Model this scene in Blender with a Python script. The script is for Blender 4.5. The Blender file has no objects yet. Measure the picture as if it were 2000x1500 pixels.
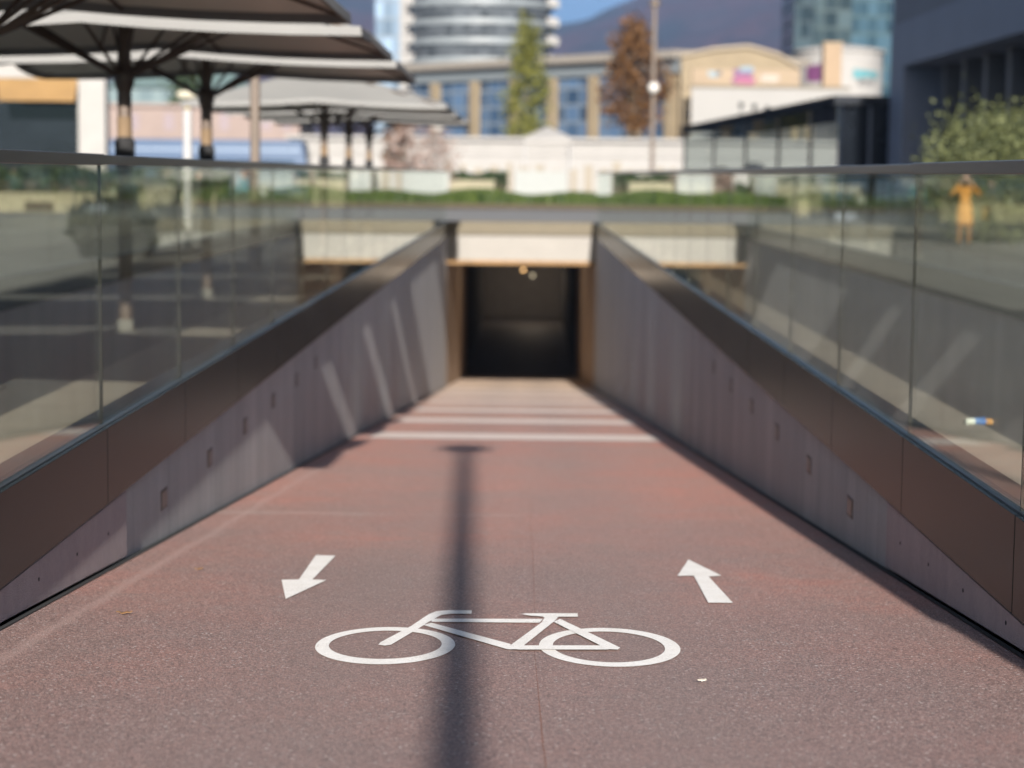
import bpy, bmesh, math, random
from mathutils import Vector, Matrix
random.seed(7)
sc = bpy.context.scene
COL = sc.collection
R = math.radians
PI = math.pi

# ------------------------------------------------------------------ camera
FPX, PIT, YAW, ROL = 4025.0, .10156, -.00546, .01106
CAM = Vector((.08925, 0, 1.64))
_f = Vector((math.sin(YAW)*math.cos(PIT), math.cos(YAW)*math.cos(PIT), -math.sin(PIT)))
_r = Vector((math.cos(YAW), -math.sin(YAW), 0)); _u = _r.cross(_f)
CR = _r*math.cos(ROL) + _u*math.sin(ROL); CU = -_r*math.sin(ROL) + _u*math.cos(ROL)
cam = bpy.data.cameras.new("camera"); camo = bpy.data.objects.new("camera", cam); COL.objects.link(camo)
m = Matrix.Identity(4)
for i in range(3):
    m[i][0] = CR[i]; m[i][1] = CU[i]; m[i][2] = -_f[i]; m[i][3] = CAM[i]
camo.matrix_world = m
cam.sensor_width = 36; cam.lens = 36*FPX/2000; cam.clip_start = .1; cam.clip_end = 20000
cam.dof.use_dof = True; cam.dof.focus_distance = 7.9; cam.dof.aperture_fstop = 2.0
sc.camera = camo

def _ray(px, py): return _f*FPX + CR*(px-1000) + CU*(750-py)
def at(px, py, y):
    """point seen at photo position px,py that lies y metres in front"""
    d = _ray(px, py); return CAM + d*(y/d.y)
def on(px, py, Z=0.0):
    """point of the level ground Z seen at px,py"""
    d = _ray(px, py); return CAM + d*((Z-CAM.z)/d.z)
H0, SL, YT = .471, .0829, 56.0           # ramp: Z = H0 - SL*y
Y0 = H0/SL
YF = 4.9                                 # the ramp tips over here; before it the path falls gently to the plaza
def rampz(y):
    if y >= YF: return H0-SL*y
    return max(0.0, (H0-SL*YF)*(1-(YF-y)/12.0)-.002)
def onramp(px, py, up=0.0):
    d = _ray(px, py); t = (H0+up-CAM.z)/(d.z+SL*d.y); return CAM + d*t

# ------------------------------------------------------------------ materials
def srgb(r, g, b):
    f = lambda c: ((c/255+.055)/1.055)**2.4 if c/255 > .04045 else c/255/12.92
    return (f(r), f(g), f(b))
_mats = {}
def mat(name, col, rough=.7, metal=0.0, var=.12, scale=3.0, spec=.4, bump=0.0, bscale=40.0, col2=None, stretch=None):
    """principled surface whose colour drifts over the surface with noise"""
    if name in _mats: return _mats[name]
    M = bpy.data.materials.new(name); M.use_nodes = True; nt = M.node_tree; N = nt.nodes; L = nt.links
    b = N["Principled BSDF"]
    b.inputs["Roughness"].default_value = rough; b.inputs["Metallic"].default_value = metal
    b.inputs["Specular IOR Level"].default_value = spec
    tc = N.new("ShaderNodeTexCoord"); src = tc.outputs["Object"]
    if stretch:
        mp = N.new("ShaderNodeMapping"); mp.inputs["Scale"].default_value = stretch
        L.new(src, mp.inputs["Vector"]); src = mp.outputs["Vector"]
    nz = N.new("ShaderNodeTexNoise"); nz.inputs["Scale"].default_value = scale; nz.inputs["Detail"].default_value = 6
    nz.inputs["Roughness"].default_value = .65
    L.new(src, nz.inputs["Vector"])
    rp = N.new("ShaderNodeValToRGB"); e = rp.color_ramp.elements
    c2 = col2 or tuple(min(1, c*(1+var)) for c in col); c1 = tuple(c*(1-var) for c in col)
    e[0].position = .3; e[0].color = (*c1, 1); e[1].position = .7; e[1].color = (*c2, 1)
    L.new(nz.outputs["Fac"], rp.inputs["Fac"]); L.new(rp.outputs["Color"], b.inputs["Base Color"])
    if bump:
        n2 = N.new("ShaderNodeTexNoise"); n2.inputs["Scale"].default_value = bscale; n2.inputs["Detail"].default_value = 4
        L.new(tc.outputs["Object"], n2.inputs["Vector"])
        bp = N.new("ShaderNodeBump"); bp.inputs["Strength"].default_value = bump; bp.inputs["Distance"].default_value = .01
        L.new(n2.outputs["Fac"], bp.inputs["Height"]); L.new(bp.outputs["Normal"], b.inputs["Normal"])
    _mats[name] = M; return M
def math_node(N, L, op, a, b=None, c=None):
    n = N.new("ShaderNodeMath"); n.operation = op
    for i, v in enumerate((a, b, c)):
        if v is None: continue
        if isinstance(v, (int, float)): n.inputs[i].default_value = v
        else: L.new(v, n.inputs[i])
    return n.outputs[0]
def mixc(N, L, fac, a, b, mode='MIX'):
    n = N.new("ShaderNodeMix"); n.data_type = 'RGBA'; n.blend_type = mode
    for k, v in ((0, fac), (6, a), (7, b)):
        if isinstance(v, (int, float)): n.inputs[k].default_value = v
        elif isinstance(v, tuple): n.inputs[k].default_value = (*v, 1) if len(v) == 3 else v
        else: L.new(v, n.inputs[k])
    return n.outputs[2]
def newmat(name):
    M = bpy.data.materials.new(name); M.use_nodes = True
    return M, M.node_tree.nodes, M.node_tree.links, M.node_tree.nodes["Principled BSDF"]
def ramp2(N, L, fac, p0, p1, c0=(0, 0, 0), c1=(1, 1, 1)):
    rp = N.new("ShaderNodeValToRGB"); e = rp.color_ramp.elements
    e[0].position = p0; e[0].color = (*c0, 1); e[1].position = p1; e[1].color = (*c1, 1)
    L.new(fac, rp.inputs["Fac"]); return rp.outputs["Color"]
def noise(N, L, vec, scale, detail=4, rough=.6):
    n = N.new("ShaderNodeTexNoise"); n.inputs["Scale"].default_value = scale; n.inputs["Detail"].default_value = detail
    n.inputs["Roughness"].default_value = rough; L.new(vec, n.inputs["Vector"]); return n.outputs["Fac"]

def mk_path():
    M, N, L, b = newmat("red_resin_aggregate")
    tc = N.new("ShaderNodeTexCoord"); P = tc.outputs["Object"]
    big = noise(N, L, P, .55, 5, .6); mid = noise(N, L, P, 3.2, 5, .7)
    base = ramp2(N, L, big, .33, .68, (.222, .148, .134), (.278, .134, .108))
    base = mixc(N, L, ramp2(N, L, mid, .40, .75), base, (.205, .155, .140))
    # painted light falloff: resin greyer on the flat approach, brighter and pinker down the ramp
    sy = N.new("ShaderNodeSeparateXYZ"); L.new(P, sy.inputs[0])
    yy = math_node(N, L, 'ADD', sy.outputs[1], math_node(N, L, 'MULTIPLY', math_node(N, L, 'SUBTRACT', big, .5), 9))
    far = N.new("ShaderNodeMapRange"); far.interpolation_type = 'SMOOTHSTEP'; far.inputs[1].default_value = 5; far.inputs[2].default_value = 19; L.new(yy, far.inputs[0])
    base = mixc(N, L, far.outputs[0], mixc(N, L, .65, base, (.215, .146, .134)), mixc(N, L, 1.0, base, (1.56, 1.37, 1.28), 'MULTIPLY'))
    # colour fades to pale beige towards the low end of the ramp
    lowend = N.new("ShaderNodeMapRange"); lowend.interpolation_type = 'SMOOTHSTEP'; lowend.inputs[1].default_value = 24; lowend.inputs[2].default_value = 60; L.new(yy, lowend.inputs[0])
    base = mixc(N, L, math_node(N, L, 'MULTIPLY', lowend.outputs[0], .8), base, (.62, .50, .385))
    ln = math_node(N, L, 'ABSOLUTE', math_node(N, L, 'SUBTRACT', math_node(N, L, 'ADD', sy.outputs[1], math_node(N, L, 'MULTIPLY', noise(N, L, P, .8, 2), .5)), 14.2))
    lf = math_node(N, L, 'MULTIPLY', ramp2(N, L, ln, .02, .13, (1, 1, 1), (0, 0, 0)), ramp2(N, L, noise(N, L, P, .9, 3), .42, .6))
    base = mixc(N, L, math_node(N, L, 'MULTIPLY', lf, .38), base, (.46, .38, .33))
    # stones of the aggregate
    v = N.new("ShaderNodeTexVoronoi"); v.inputs["Scale"].default_value = 150; L.new(P, v.inputs["Vector"])
    sp = N.new("ShaderNodeSeparateColor"); L.new(v.outputs["Color"], sp.inputs[0])
    tone = ramp2(N, L, sp.outputs[0], 0, 1, (.50, .50, .50), (1.45, 1.43, 1.43))
    base = mixc(N, L, 1.0, base, tone, 'MULTIPLY')
    pale = math_node(N, L, 'GREATER_THAN', sp.outputs[1], .90)
    near = math_node(N, L, 'LESS_THAN', v.outputs["Distance"], .42)
    base = mixc(N, L, math_node(N, L, 'MULTIPLY', math_node(N, L, 'MULTIPLY', pale, near), .75), base, (.50, .45, .43))
    dark = math_node(N, L, 'GREATER_THAN', sp.outputs[2], .93)
    base = mixc(N, L, math_node(N, L, 'MULTIPLY', dark, .6), base, (.06, .045, .045))
    # a few larger pebbles
    v2 = N.new("ShaderNodeTexVoronoi"); v2.inputs["Scale"].default_value = 55; L.new(P, v2.inputs["Vector"])
    s2 = N.new("ShaderNodeSeparateColor"); L.new(v2.outputs["Color"], s2.inputs[0])
    k = math_node(N, L, 'MULTIPLY', math_node(N, L, 'GREATER_THAN', s2.outputs[0], .91), math_node(N, L, 'LESS_THAN', v2.outputs["Distance"], .30))
    base = mixc(N, L, math_node(N, L, 'MULTIPLY', k, .70), base, (.56, .51, .49))
    # dusty greyer wear along the wheel tracks and painted edge highlight by the left wall
    sx = N.new("ShaderNodeSeparateXYZ"); L.new(P, sx.inputs[0])
    wob = math_node(N, L, 'MULTIPLY', math_node(N, L, 'SUBTRACT', noise(N, L, P, 1.1, 2), .5), .06)
    d = math_node(N, L, 'ABSOLUTE', math_node(N, L, 'ADD', math_node(N, L, 'ADD', sx.outputs[0], 1.80), wob))
    st = ramp2(N, L, d, .008, .05, (1, 1, 1), (0, 0, 0))
    base = mixc(N, L, math_node(N, L, 'MULTIPLY', st, .35), base, (.42, .30, .27))
    tr = math_node(N, L, 'ABSOLUTE', math_node(N, L, 'SUBTRACT', math_node(N, L, 'ABSOLUTE', sx.outputs[0]), .55))
    tw = ramp2(N, L, math_node(N, L, 'ADD', tr, math_node(N, L, 'MULTIPLY', mid, .5)), .25, .95, (1, 1, 1), (0, 0, 0))
    base = mixc(N, L, math_node(N, L, 'MULTIPLY', tw, .30), base, (.205, .165, .150))
    # dark drops and smudges
    sm = ramp2(N, L, noise(N, L, P, 9, 2, .5), .70, .78)
    base = mixc(N, L, math_node(N, L, 'MULTIPLY', sm, .25), base, (.10, .06, .05))
    L.new(base, b.inputs["Base Color"])
    b.inputs["Roughness"].default_value = .62; b.inputs["Specular IOR Level"].default_value = .35
    bp = N.new("ShaderNodeBump"); bp.inputs["Strength"].default_value = .55; bp.inputs["Distance"].default_value = .004
    L.new(math_node(N, L, 'ADD', math_node(N, L, 'MULTIPLY', v.outputs["Distance"], -1), noise(N, L, P, 260, 2)), bp.inputs["Height"])
    L.new(bp.outputs["Normal"], b.inputs["Normal"])
    return M
def mk_paint(name, col, wear=.66):
    M, N, L, b = newmat(name)
    tc = N.new("ShaderNodeTexCoord"); P = tc.outputs["Object"]
    v = N.new("ShaderNodeTexVoronoi"); v.inputs["Scale"].default_value = 190; L.new(P, v.inputs["Vector"])
    sp = N.new("ShaderNodeSeparateColor"); L.new(v.outputs["Color"], sp.inputs[0])
    tone = ramp2(N, L, sp.outputs[0], 0, 1, (.86, .86, .86), (1.06, 1.06, 1.06))
    c = mixc(N, L, 1.0, (*col, 1), tone, 'MULTIPLY')
    w = ramp2(N, L, math_node(N, L, 'ADD', noise(N, L, P, 95, 3, .7), math_node(N, L, 'MULTIPLY', math_node(N, L, 'SUBTRACT', noise(N, L, P, 5, 3), .5), .45)), wear, wear+.06)
    c = mixc(N, L, math_node(N, L, 'MULTIPLY', w, .8), c, (.26, .18, .16))
    g = ramp2(N, L, noise(N, L, P, 6, 4), .35, .7, (.90, .89, .87), (1, 1, 1))
    c = mixc(N, L, 1.0, c, g, 'MULTIPLY')
    L.new(c, b.inputs["Base Color"]); b.inputs["Roughness"].default_value = .6
    bp = N.new("ShaderNodeBump"); bp.inputs["Strength"].default_value = .4; bp.inputs["Distance"].default_value = .003
    L.new(v.outputs["Distance"], bp.inputs["Height"]); L.new(bp.outputs["Normal"], b.inputs["Normal"])
    return M
def mk_concrete(name, col, board=.37):
    """concrete cast against upright boards: each board its own tone, fine joints, stains running down"""
    M, N, L, b = newmat(name)
    tc = N.new("ShaderNodeTexCoord"); P = tc.outputs["Object"]
    sx = N.new("ShaderNodeSeparateXYZ"); L.new(P, sx.inputs[0])
    q = math_node(N, L, 'DIVIDE', sx.outputs[1], board); fl = math_node(N, L, 'FLOOR', q)
    wn = N.new("ShaderNodeTexWhiteNoise"); wn.noise_dimensions = '1D'; L.new(fl, wn.inputs["W"])
    tone = ramp2(N, L, wn.outputs["Value"], 0, 1, (.91, .91, .92), (1.06, 1.06, 1.06))
    fr = math_node(N, L, 'ABSOLUTE', math_node(N, L, 'SUBTRACT', math_node(N, L, 'FRACT', q), .5))
    jn = ramp2(N, L, fr, .47, .495, (1, 1, 1), (.72, .72, .72))
    c = mixc(N, L, 1.0, (*col, 1), tone, 'MULTIPLY'); c = mixc(N, L, 1.0, c, jn, 'MULTIPLY')
    mp = N.new("ShaderNodeMapping"); mp.inputs["Scale"].default_value = (1, 1.5, .35); L.new(P, mp.inputs["Vector"])
    n1 = noise(N, L, mp.outputs["Vector"], 2.2, 6, .7); n2 = noise(N, L, P, 35, 4)
    c = mixc(N, L, 1.0, c, ramp2(N, L, n1, .3, .72, (.85, .85, .86), (1.09, 1.085, 1.07)), 'MULTIPLY')
    c = mixc(N, L, 1.0, c, ramp2(N, L, n2, .3, .7, (.93, .93, .93), (1.06, 1.06, 1.06)), 'MULTIPLY')
    L.new(c, b.inputs["Base Color"]); b.inputs["Roughness"].default_value = .75
    bp = N.new("ShaderNodeBump"); bp.inputs["Strength"].default_value = 1.0; bp.inputs["Distance"].default_value = .012
    L.new(noise(N, L, P, 170, 3, .6), bp.inputs["Height"]); L.new(bp.outputs["Normal"], b.inputs["Normal"])
    return M
def mk_glass(name, tint, gloss=1.0):
    """clear sheet: sees through, mirrors more the flatter one looks along it"""
    M = bpy.data.materials.new(name); M.use_nodes = True; N = M.node_tree.nodes; L = M.node_tree.links
    N.clear(); out = N.new("ShaderNodeOutputMaterial")
    g = N.new("ShaderNodeNewGeometry")
    vm = N.new("ShaderNodeVectorMath"); vm.operation = 'DOT_PRODUCT'
    L.new(g.outputs["Normal"], vm.inputs[0]); L.new(g.outputs["Incoming"], vm.inputs[1])
    c = math_node(N, L, 'ABSOLUTE', vm.outputs["Value"])
    m_ = lambda op, a, b=None, d=None: math_node(N, L, op, a, b, d)
    q = m_('SQRT', m_('ADD', m_('MULTIPLY', c, c), 1.52**2-1)); gp = m_('ADD', q, c); gm = m_('SUBTRACT', q, c)
    A = m_('POWER', m_('DIVIDE', gm, gp), 2.0)
    B = m_('POWER', m_('DIVIDE', m_('SUBTRACT', m_('MULTIPLY', c, gp), 1.0), m_('ADD', m_('MULTIPLY', c, gm), 1.0)), 2.0)
    f = m_('MULTIPLY', m_('MULTIPLY', A, m_('ADD', B, 1.0)), .5*gloss)
    tr = N.new("ShaderNodeBsdfTransparent"); tr.inputs["Color"].default_value = (*tint, 1)
    gl = N.new("ShaderNodeBsdfGlossy"); gl.inputs["Roughness"].default_value = 0.0; gl.inputs["Color"].default_value = (.92, .95, .93, 1)
    mx = N.new("ShaderNodeMixShader"); L.new(f, mx.inputs[0]); L.new(tr.outputs[0], mx.inputs[1]); L.new(gl.outputs[0], mx.inputs[2])
    L.new(mx.outputs[0], out.inputs["Surface"]); return M
def mk_asphalt():
    M, N, L, b = newmat("grey_asphalt")
    tc = N.new("ShaderNodeTexCoord"); P = tc.outputs["Object"]
    n1 = noise(N, L, P, .25, 6, .6); n2 = noise(N, L, P, 60, 3, .7)
    c = ramp2(N, L, n1, .3, .7, (.044, .044, .043), (.066, .065, .061))
    c = mixc(N, L, 1.0, c, ramp2(N, L, n2, .3, .7, (.8, .8, .8), (1.2, 1.2, 1.2)), 'MULTIPLY')
    # paving courses, faint
    br = N.new("ShaderNodeTexBrick"); br.inputs["Scale"].default_value = 1.0; br.inputs["Brick Width"].default_value = 2.4; br.inputs["Row Height"].default_value = 1.2
    br.inputs["Mortar Size"].default_value = .012; br.inputs["Color1"].default_value = (1, 1, 1, 1); br.inputs["Color2"].default_value = (.9, .9, .9, 1); br.inputs["Mortar"].default_value = (.62, .62, .62, 1)
    L.new(P, br.inputs["Vector"]); c = mixc(N, L, 1.0, c, br.outputs["Color"], 'MULTIPLY')
    L.new(c, b.inputs["Base Color"]); b.inputs["Roughness"].default_value = .85
    return M
def emit(name, col, s):
    M = bpy.data.materials.new(name); M.use_nodes = True; N = M.node_tree.nodes; L = M.node_tree.links
    N.clear(); o = N.new("ShaderNodeOutputMaterial"); e = N.new("ShaderNodeEmission")
    e.inputs["Color"].default_value = (*col, 1); e.inputs["Strength"].default_value = s; L.new(e.outputs[0], o.inputs[0]); return M
def mk_facade(name, dark, pale, w, h, frame=.10, axis='X', rough=.07):
    """curtain wall: panes of slightly different tint with pale bars between"""
    M, N, L, b = newmat(name)
    tc = N.new("ShaderNodeTexCoord"); sx = N.new("ShaderNodeSeparateXYZ"); L.new(tc.outputs["Object"], sx.inputs[0])
    u = math_node(N, L, 'DIVIDE', sx.outputs[0 if axis == 'X' else 1], w); v = math_node(N, L, 'DIVIDE', sx.outputs[2], h)
    cb = N.new("ShaderNodeCombineXYZ"); L.new(math_node(N, L, 'FLOOR', u), cb.inputs[0]); L.new(math_node(N, L, 'FLOOR', v), cb.inputs[1])
    wn = N.new("ShaderNodeTexWhiteNoise"); wn.noise_dimensions = '2D'; L.new(cb.outputs[0], wn.inputs["Vector"])
    c = ramp2(N, L, wn.outputs["Value"], .1, .95, dark, tuple(min(1, x*2.6+.02) for x in dark))
    fu = math_node(N, L, 'LESS_THAN', math_node(N, L, 'FRACT', u), frame); fv = math_node(N, L, 'LESS_THAN', math_node(N, L, 'FRACT', v), frame*1.6)
    fr = math_node(N, L, 'MAXIMUM', fu, fv)
    c = mixc(N, L, fr, c, pale); L.new(c, b.inputs["Base Color"])
    b.inputs["Specular IOR Level"].default_value = .18
    L.new(math_node(N, L, 'MULTIPLY_ADD', fr, .5, rough), b.inputs["Roughness"]); return M
def leafmat(name, c1, c2):
    M, N, L, b = newmat(name)
    g = N.new("ShaderNodeNewGeometry")
    c = ramp2(N, L, g.outputs["Random Per Island"], .1, .9, c1, c2)
    L.new(c, b.inputs["Base Color"]); b.inputs["Roughness"].default_value = .6
    b.inputs["Specular IOR Level"].default_value = .25
    return M

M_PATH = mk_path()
M_PAINT = mk_paint("white_road_paint", (.82, .795, .77))
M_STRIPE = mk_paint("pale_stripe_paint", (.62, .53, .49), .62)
M_CONC = mk_concrete("board_cast_concrete", (.42, .42, .43))
M_PLINTH = mk_concrete("smooth_pinkish_concrete", (.40, .335, .345), 3.7)
M_GLASS = mk_glass("balustrade_glass", (.885, .90, .85))
M_KGLASS = mk_glass("kiosk_glass", (.66, .70, .70), .10)
M_ASPH = mk_asphalt()
M_BRONZE = mat("dark_bronze_cladding", (.0115, .0150, .0155), .27, 0, .15, 1.2, .08, col2=(.022, .0228, .0226), stretch=(1, .6, 3))
M_RAIL = mat("brushed_dark_steel", (.048, .047, .050), .30, .35, .10, 14, .5, stretch=(1, .05, 1))
M_STRIP = mat("pale_paving", (.27, .24, .205), .85, 0, .14, 2, .3, .2, 120)
M_BLACK = mat("black_gap", (.012, .012, .013), .9, 0, .1)
M_WHITE = mat("white_render", (.205, .199, .192), .8, 0, .07, .8)
M_LINTEL = mat("sunlit_white_concrete", (.182, .172, .158), .8, 0, .06, 1.5)
M_TANBAND = mat("beige_band", (.088, .074, .050), .75, 0, .08, 2)  # sunlit tone of the bronze coping put into the tunnel band's colour
M_BOUNCE = mat("ochre_bounce_light", (.17, .095, .035), .7, 0, .2, 3)  # orange floor bounce painted as a surface colour
M_TAN = mat("tan_stone", (.150, .118, .075), .8, 0, .10, .6)
M_BROWN = mat("dark_brown_steel", (.085, .062, .048), .5, .2, .12)
M_UNDERSIDE = mat("bounce_lit_underside", (.66, .67, .62), .9, 0, .05, 1.5)  # canvas underside paled to stand for light bounced off the ground
M_CANVAS = mat("grey_canvas", (.245, .245, .243), .9, 0, .05, 1.5, .1)
_N = M_CANVAS.node_tree.nodes; _L = M_CANVAS.node_tree.links; _tl = _N.new("ShaderNodeBsdfTranslucent"); _tl.inputs["Color"].default_value = (.48, .455, .42, 1)
_mx = _N.new("ShaderNodeMixShader"); _mx.inputs[0].default_value = .40; _L.new(_N["Principled BSDF"].outputs[0], _mx.inputs[1]); _L.new(_tl.outputs[0], _mx.inputs[2]); _L.new(_mx.outputs[0], _N["Material Output"].inputs["Surface"])
M_SLEEVE = mat("tan_sleeve", (.12, .080, .045), .8, 0, .15)
M_TUN = mat("tunnel_plaster", (.38, .285, .205), .85, 0, .12, 1)  # tan includes the warm bounce off the sunlit floor
M_TDARK = mat("shaded_tunnel_lining", (.045, .042, .04), .85, 0, .12, 1)  # deep tunnel shade put into the colour of inner walls and ceiling
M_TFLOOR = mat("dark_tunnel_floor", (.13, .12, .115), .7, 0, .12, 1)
M_CREAM = mat("cream_stone", (.185, .168, .115), .8, 0, .12, 1.5)
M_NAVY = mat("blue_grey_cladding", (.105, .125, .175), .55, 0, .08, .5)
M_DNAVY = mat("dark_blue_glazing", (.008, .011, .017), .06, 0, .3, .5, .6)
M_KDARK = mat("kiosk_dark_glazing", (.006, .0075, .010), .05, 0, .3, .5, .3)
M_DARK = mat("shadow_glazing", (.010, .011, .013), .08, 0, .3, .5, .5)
M_PINK = mat("pale_pink_render", (.165, .128, .115), .85, 0, .10, .3)
M_TEALROOF = mat("pale_green_roof", (.085, .125, .120), .7, 0, .25, .4)
M_BLUE = mat("blue_coach_paint", (.022, .050, .105), .35, 0, .10, .5)
M_BARK = mat("grey_brown_bark", (.075, .055, .040), .9, 0, .3, 6)
M_GREENLEAF = leafmat("yellow_green_leaves", (.028, .036, .007), (.125, .122, .020))
M_RUSTLEAF = leafmat("rust_brown_leaves", (.026, .012, .003), (.110, .050, .013))
M_OLIVELEAF = leafmat("olive_leaves", (.030, .038, .015), (.088, .098, .038))
M_HEDGELEAF = leafmat("hedge_leaves", (.010, .020, .007), (.034, .052, .018))
M_GRASS = leafmat("bright_grass_blades", (.009, .022, .003), (.040, .057, .008))
M_PINKLEAF = leafmat("pinkish_leaves", (.12, .07, .05), (.24, .18, .16))
M_SOIL = mat("dark_soil", (.045, .035, .022), .95, 0, .3, 4)
M_OPAL = mat("opal_globe", (.40, .39, .37), .3, 0, .03)
M_POST = mat("taupe_post_paint", (.095, .073, .057), .5, 0, .08)
M_WPOST = mat("white_post_paint", (.25, .25, .255), .5, 0, .05)
M_GROUT = mat("rust_joint", (.20, .075, .040), .8, 0, .3, 8)
M_SKIN = mat("skin", (.33, .19, .13), .5, 0, .05)

# ------------------------------------------------------------------ mesh helpers
class MB:
    def __init__(s): s.v = []; s.f = []; s.mi = []
    def add(s, vs, fs, mi=0):
        o = len(s.v); s.v += [tuple(p) for p in vs]
        for f in fs: s.f.append([i+o for i in f]); s.mi.append(mi)
        return s
    def box(s, x0, x1, y0, y1, z0, z1, mi=0):
        vs = [(x, y, z) for z in (z0, z1) for y in (y0, y1) for x in (x0, x1)]
        return s.add(vs, [(0, 2, 3, 1), (4, 5, 7, 6), (0, 1, 5, 4), (2, 6, 7, 3), (0, 4, 6, 2), (1, 3, 7, 5)], mi)
    def obox(s, p0, p1, t, z0, z1, mi=0):
        """upright slab of thickness t whose foot runs from p0 to p1 (t to the right of the run)"""
        a = Vector((p0[0], p0[1], 0)); b = Vector((p1[0], p1[1], 0)); d = (b-a).normalized(); n = Vector((d.y, -d.x, 0))*t
        q = [a, b, b+n, a+n]; vs = [(p.x, p.y, z) for z in (z0, z1) for p in q]
        return s.add(vs, [(0, 3, 2, 1), (4, 5, 6, 7), (0, 1, 5, 4), (1, 2, 6, 5), (2, 3, 7, 6), (3, 0, 4, 7)], mi)
    def prism(s, pts, vec, mi=0):
        n = len(pts); v = Vector(vec); P = [Vector(p) for p in pts]
        vs = P+[p+v for p in P]
        fs = [tuple(range(n))[::-1], tuple(range(n, 2*n))]+[(i, (i+1) % n, n+(i+1) % n, n+i) for i in range(n)]
        return s.add(vs, fs, mi)
    def tube(s, a, b, r0, r1=None, n=10, mi=0, caps=True):
        a = Vector(a); b = Vector(b); r1 = r0 if r1 is None else r1
        d = (b-a).normalized(); x = d.orthogonal().normalized(); y = d.cross(x)
        vs = [a+(x*math.cos(2*PI*i/n)+y*math.sin(2*PI*i/n))*r0 for i in range(n)]+[b+(x*math.cos(2*PI*i/n)+y*math.sin(2*PI*i/n))*r1 for i in range(n)]
        fs = [(i, (i+1) % n, n+(i+1) % n, n+i) for i in range(n)]
        if caps: fs += [tuple(range(n))[::-1], tuple(range(n, 2*n))]
        return s.add(vs, fs, mi)
    def lathe(s, prof, c=(0, 0, 0), n=20, mi=0):
        vs = []; fs = []
        for r, z in prof:
            for i in range(n): vs.append((c[0]+r*math.cos(2*PI*i/n), c[1]+r*math.sin(2*PI*i/n), c[2]+z))
        for k in range(len(prof)-1):
            for i in range(n): fs.append((k*n+i, k*n+(i+1) % n, (k+1)*n+(i+1) % n, (k+1)*n+i))
        fs.append(tuple(range(n))[::-1]); fs.append(tuple(range((len(prof)-1)*n, len(prof)*n)))
        return s.add(vs, fs, mi)
    def ball(s, c, r, n=14, mi=0, sq=1.0):
        pr = [(max(.001, r*math.sin(PI*k/n)), -r*sq*math.cos(PI*k/n)) for k in range(n+1)]
        return s.lathe(pr, c, n*2, mi)
    def build(s, name, mats, parent=None, origin=None, bevel=0, smooth=False):
        me = bpy.data.meshes.new(name)
        o = Vector(origin) if origin is not None else Vector((0, 0, 0))
        me.from_pydata([(Vector(p)-o)[:] for p in s.v], [], s.f)
        for M in (mats if isinstance(mats, (list, tuple)) else [mats]): me.materials.append(M)
        for p, i in zip(me.polygons, s.mi): p.material_index = i; p.use_smooth = smooth
        bm = bmesh.new(); bm.from_mesh(me); bmesh.ops.recalc_face_normals(bm, faces=bm.faces); bm.to_mesh(me); bm.free()
        ob = bpy.data.objects.new(name, me); COL.objects.link(ob); ob.location = o
        if parent is not None: ob.parent = parent
        if bevel:
            bv = ob.modifiers.new("bevel", 'BEVEL'); bv.width = bevel; bv.segments = 2; bv.limit_method = 'ANGLE'
        return ob
def tag(o, label=None, cat=None, group=None, kind=None):
    if label: o["label"] = label
    if cat: o["category"] = cat
    if group: o["group"] = group
    if kind: o["kind"] = kind
    return o
def empty(name, loc=(0, 0, 0), rz=0, label=None, cat=None, group=None):
    o = bpy.data.objects.new(name, None); COL.objects.link(o); o.location = loc; o.rotation_euler = (0, 0, rz); o.empty_display_size = .2
    return tag(o, label, cat, group)
def dup(o, parent=None):
    c = o.copy(); COL.objects.link(c)
    if parent is not None: c.parent = parent
    for ch in list(o.children): dup(ch, c)
    return c

# ------------------------------------------------------------------ ground, ramp, path
mb = MB(); E = 2.215
for q in (((-1500, -300), (-E, -300), (-E, YT+.6), (-1500, YT+.6)), ((E, -300), (1500, -300), (1500, YT+.6), (E, YT+.6)), ((-1500, YT+.6), (1500, YT+.6), (1500, 4000), (-1500, 4000))):
    mb.add([(x, y, 0) for x, y in q], [(0, 1, 2, 3)])
tag(mb.build("ground", M_ASPH), kind="structure")
mb = MB(); ys = [-300, -40, YF-12, -2, 2, YF]+[YF+(78-YF)*k/30 for k in range(1, 31)]
vs = []; fs = []
for y in ys: vs += [(-E-.02, y, rampz(y)-.002), (E+.02, y, rampz(y)-.002)]
for i in range(len(ys)-1): fs.append((2*i, 2*i+1, 2*i+3, 2*i+2))
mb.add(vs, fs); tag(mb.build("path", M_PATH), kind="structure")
mb = MB()
for x0, x1 in ((-3.375, -E), (E, 3.17)): mb.add([(x0, -20, .005), (x1, -20, .005), (x1, YT+.5, .005), (x0, YT+.5, .005)], [(0, 1, 2, 3)])
tag(mb.build("pavement", M_STRIP), kind="structure")
mb = MB()
for x0, x1 in ((-60, -6.9), (6.2, 13.8)): mb.add([(x0, 26, .006), (x1, 26, .006), (x1, 69.5, .006), (x0, 69.5, .006)], [(0, 1, 2, 3)])
tag(mb.build("plaza", mat("pale_grey_plaza_slabs", (.155, .152, .142), .85, 0, .12, .5)), kind="structure")
# road that crosses over the tunnel, a little smoother and greyer
mb = MB(); mb.add([(-1400, 70, .006), (1400, 70, .006), (1400, 93, .006), (-1400, 93, .006)], [(0, 1, 2, 3)])
tag(mb.build("road", mat("worn_road_surface", (.135, .132, .128), .85, 0, .10, .3)), kind="structure")
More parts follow.
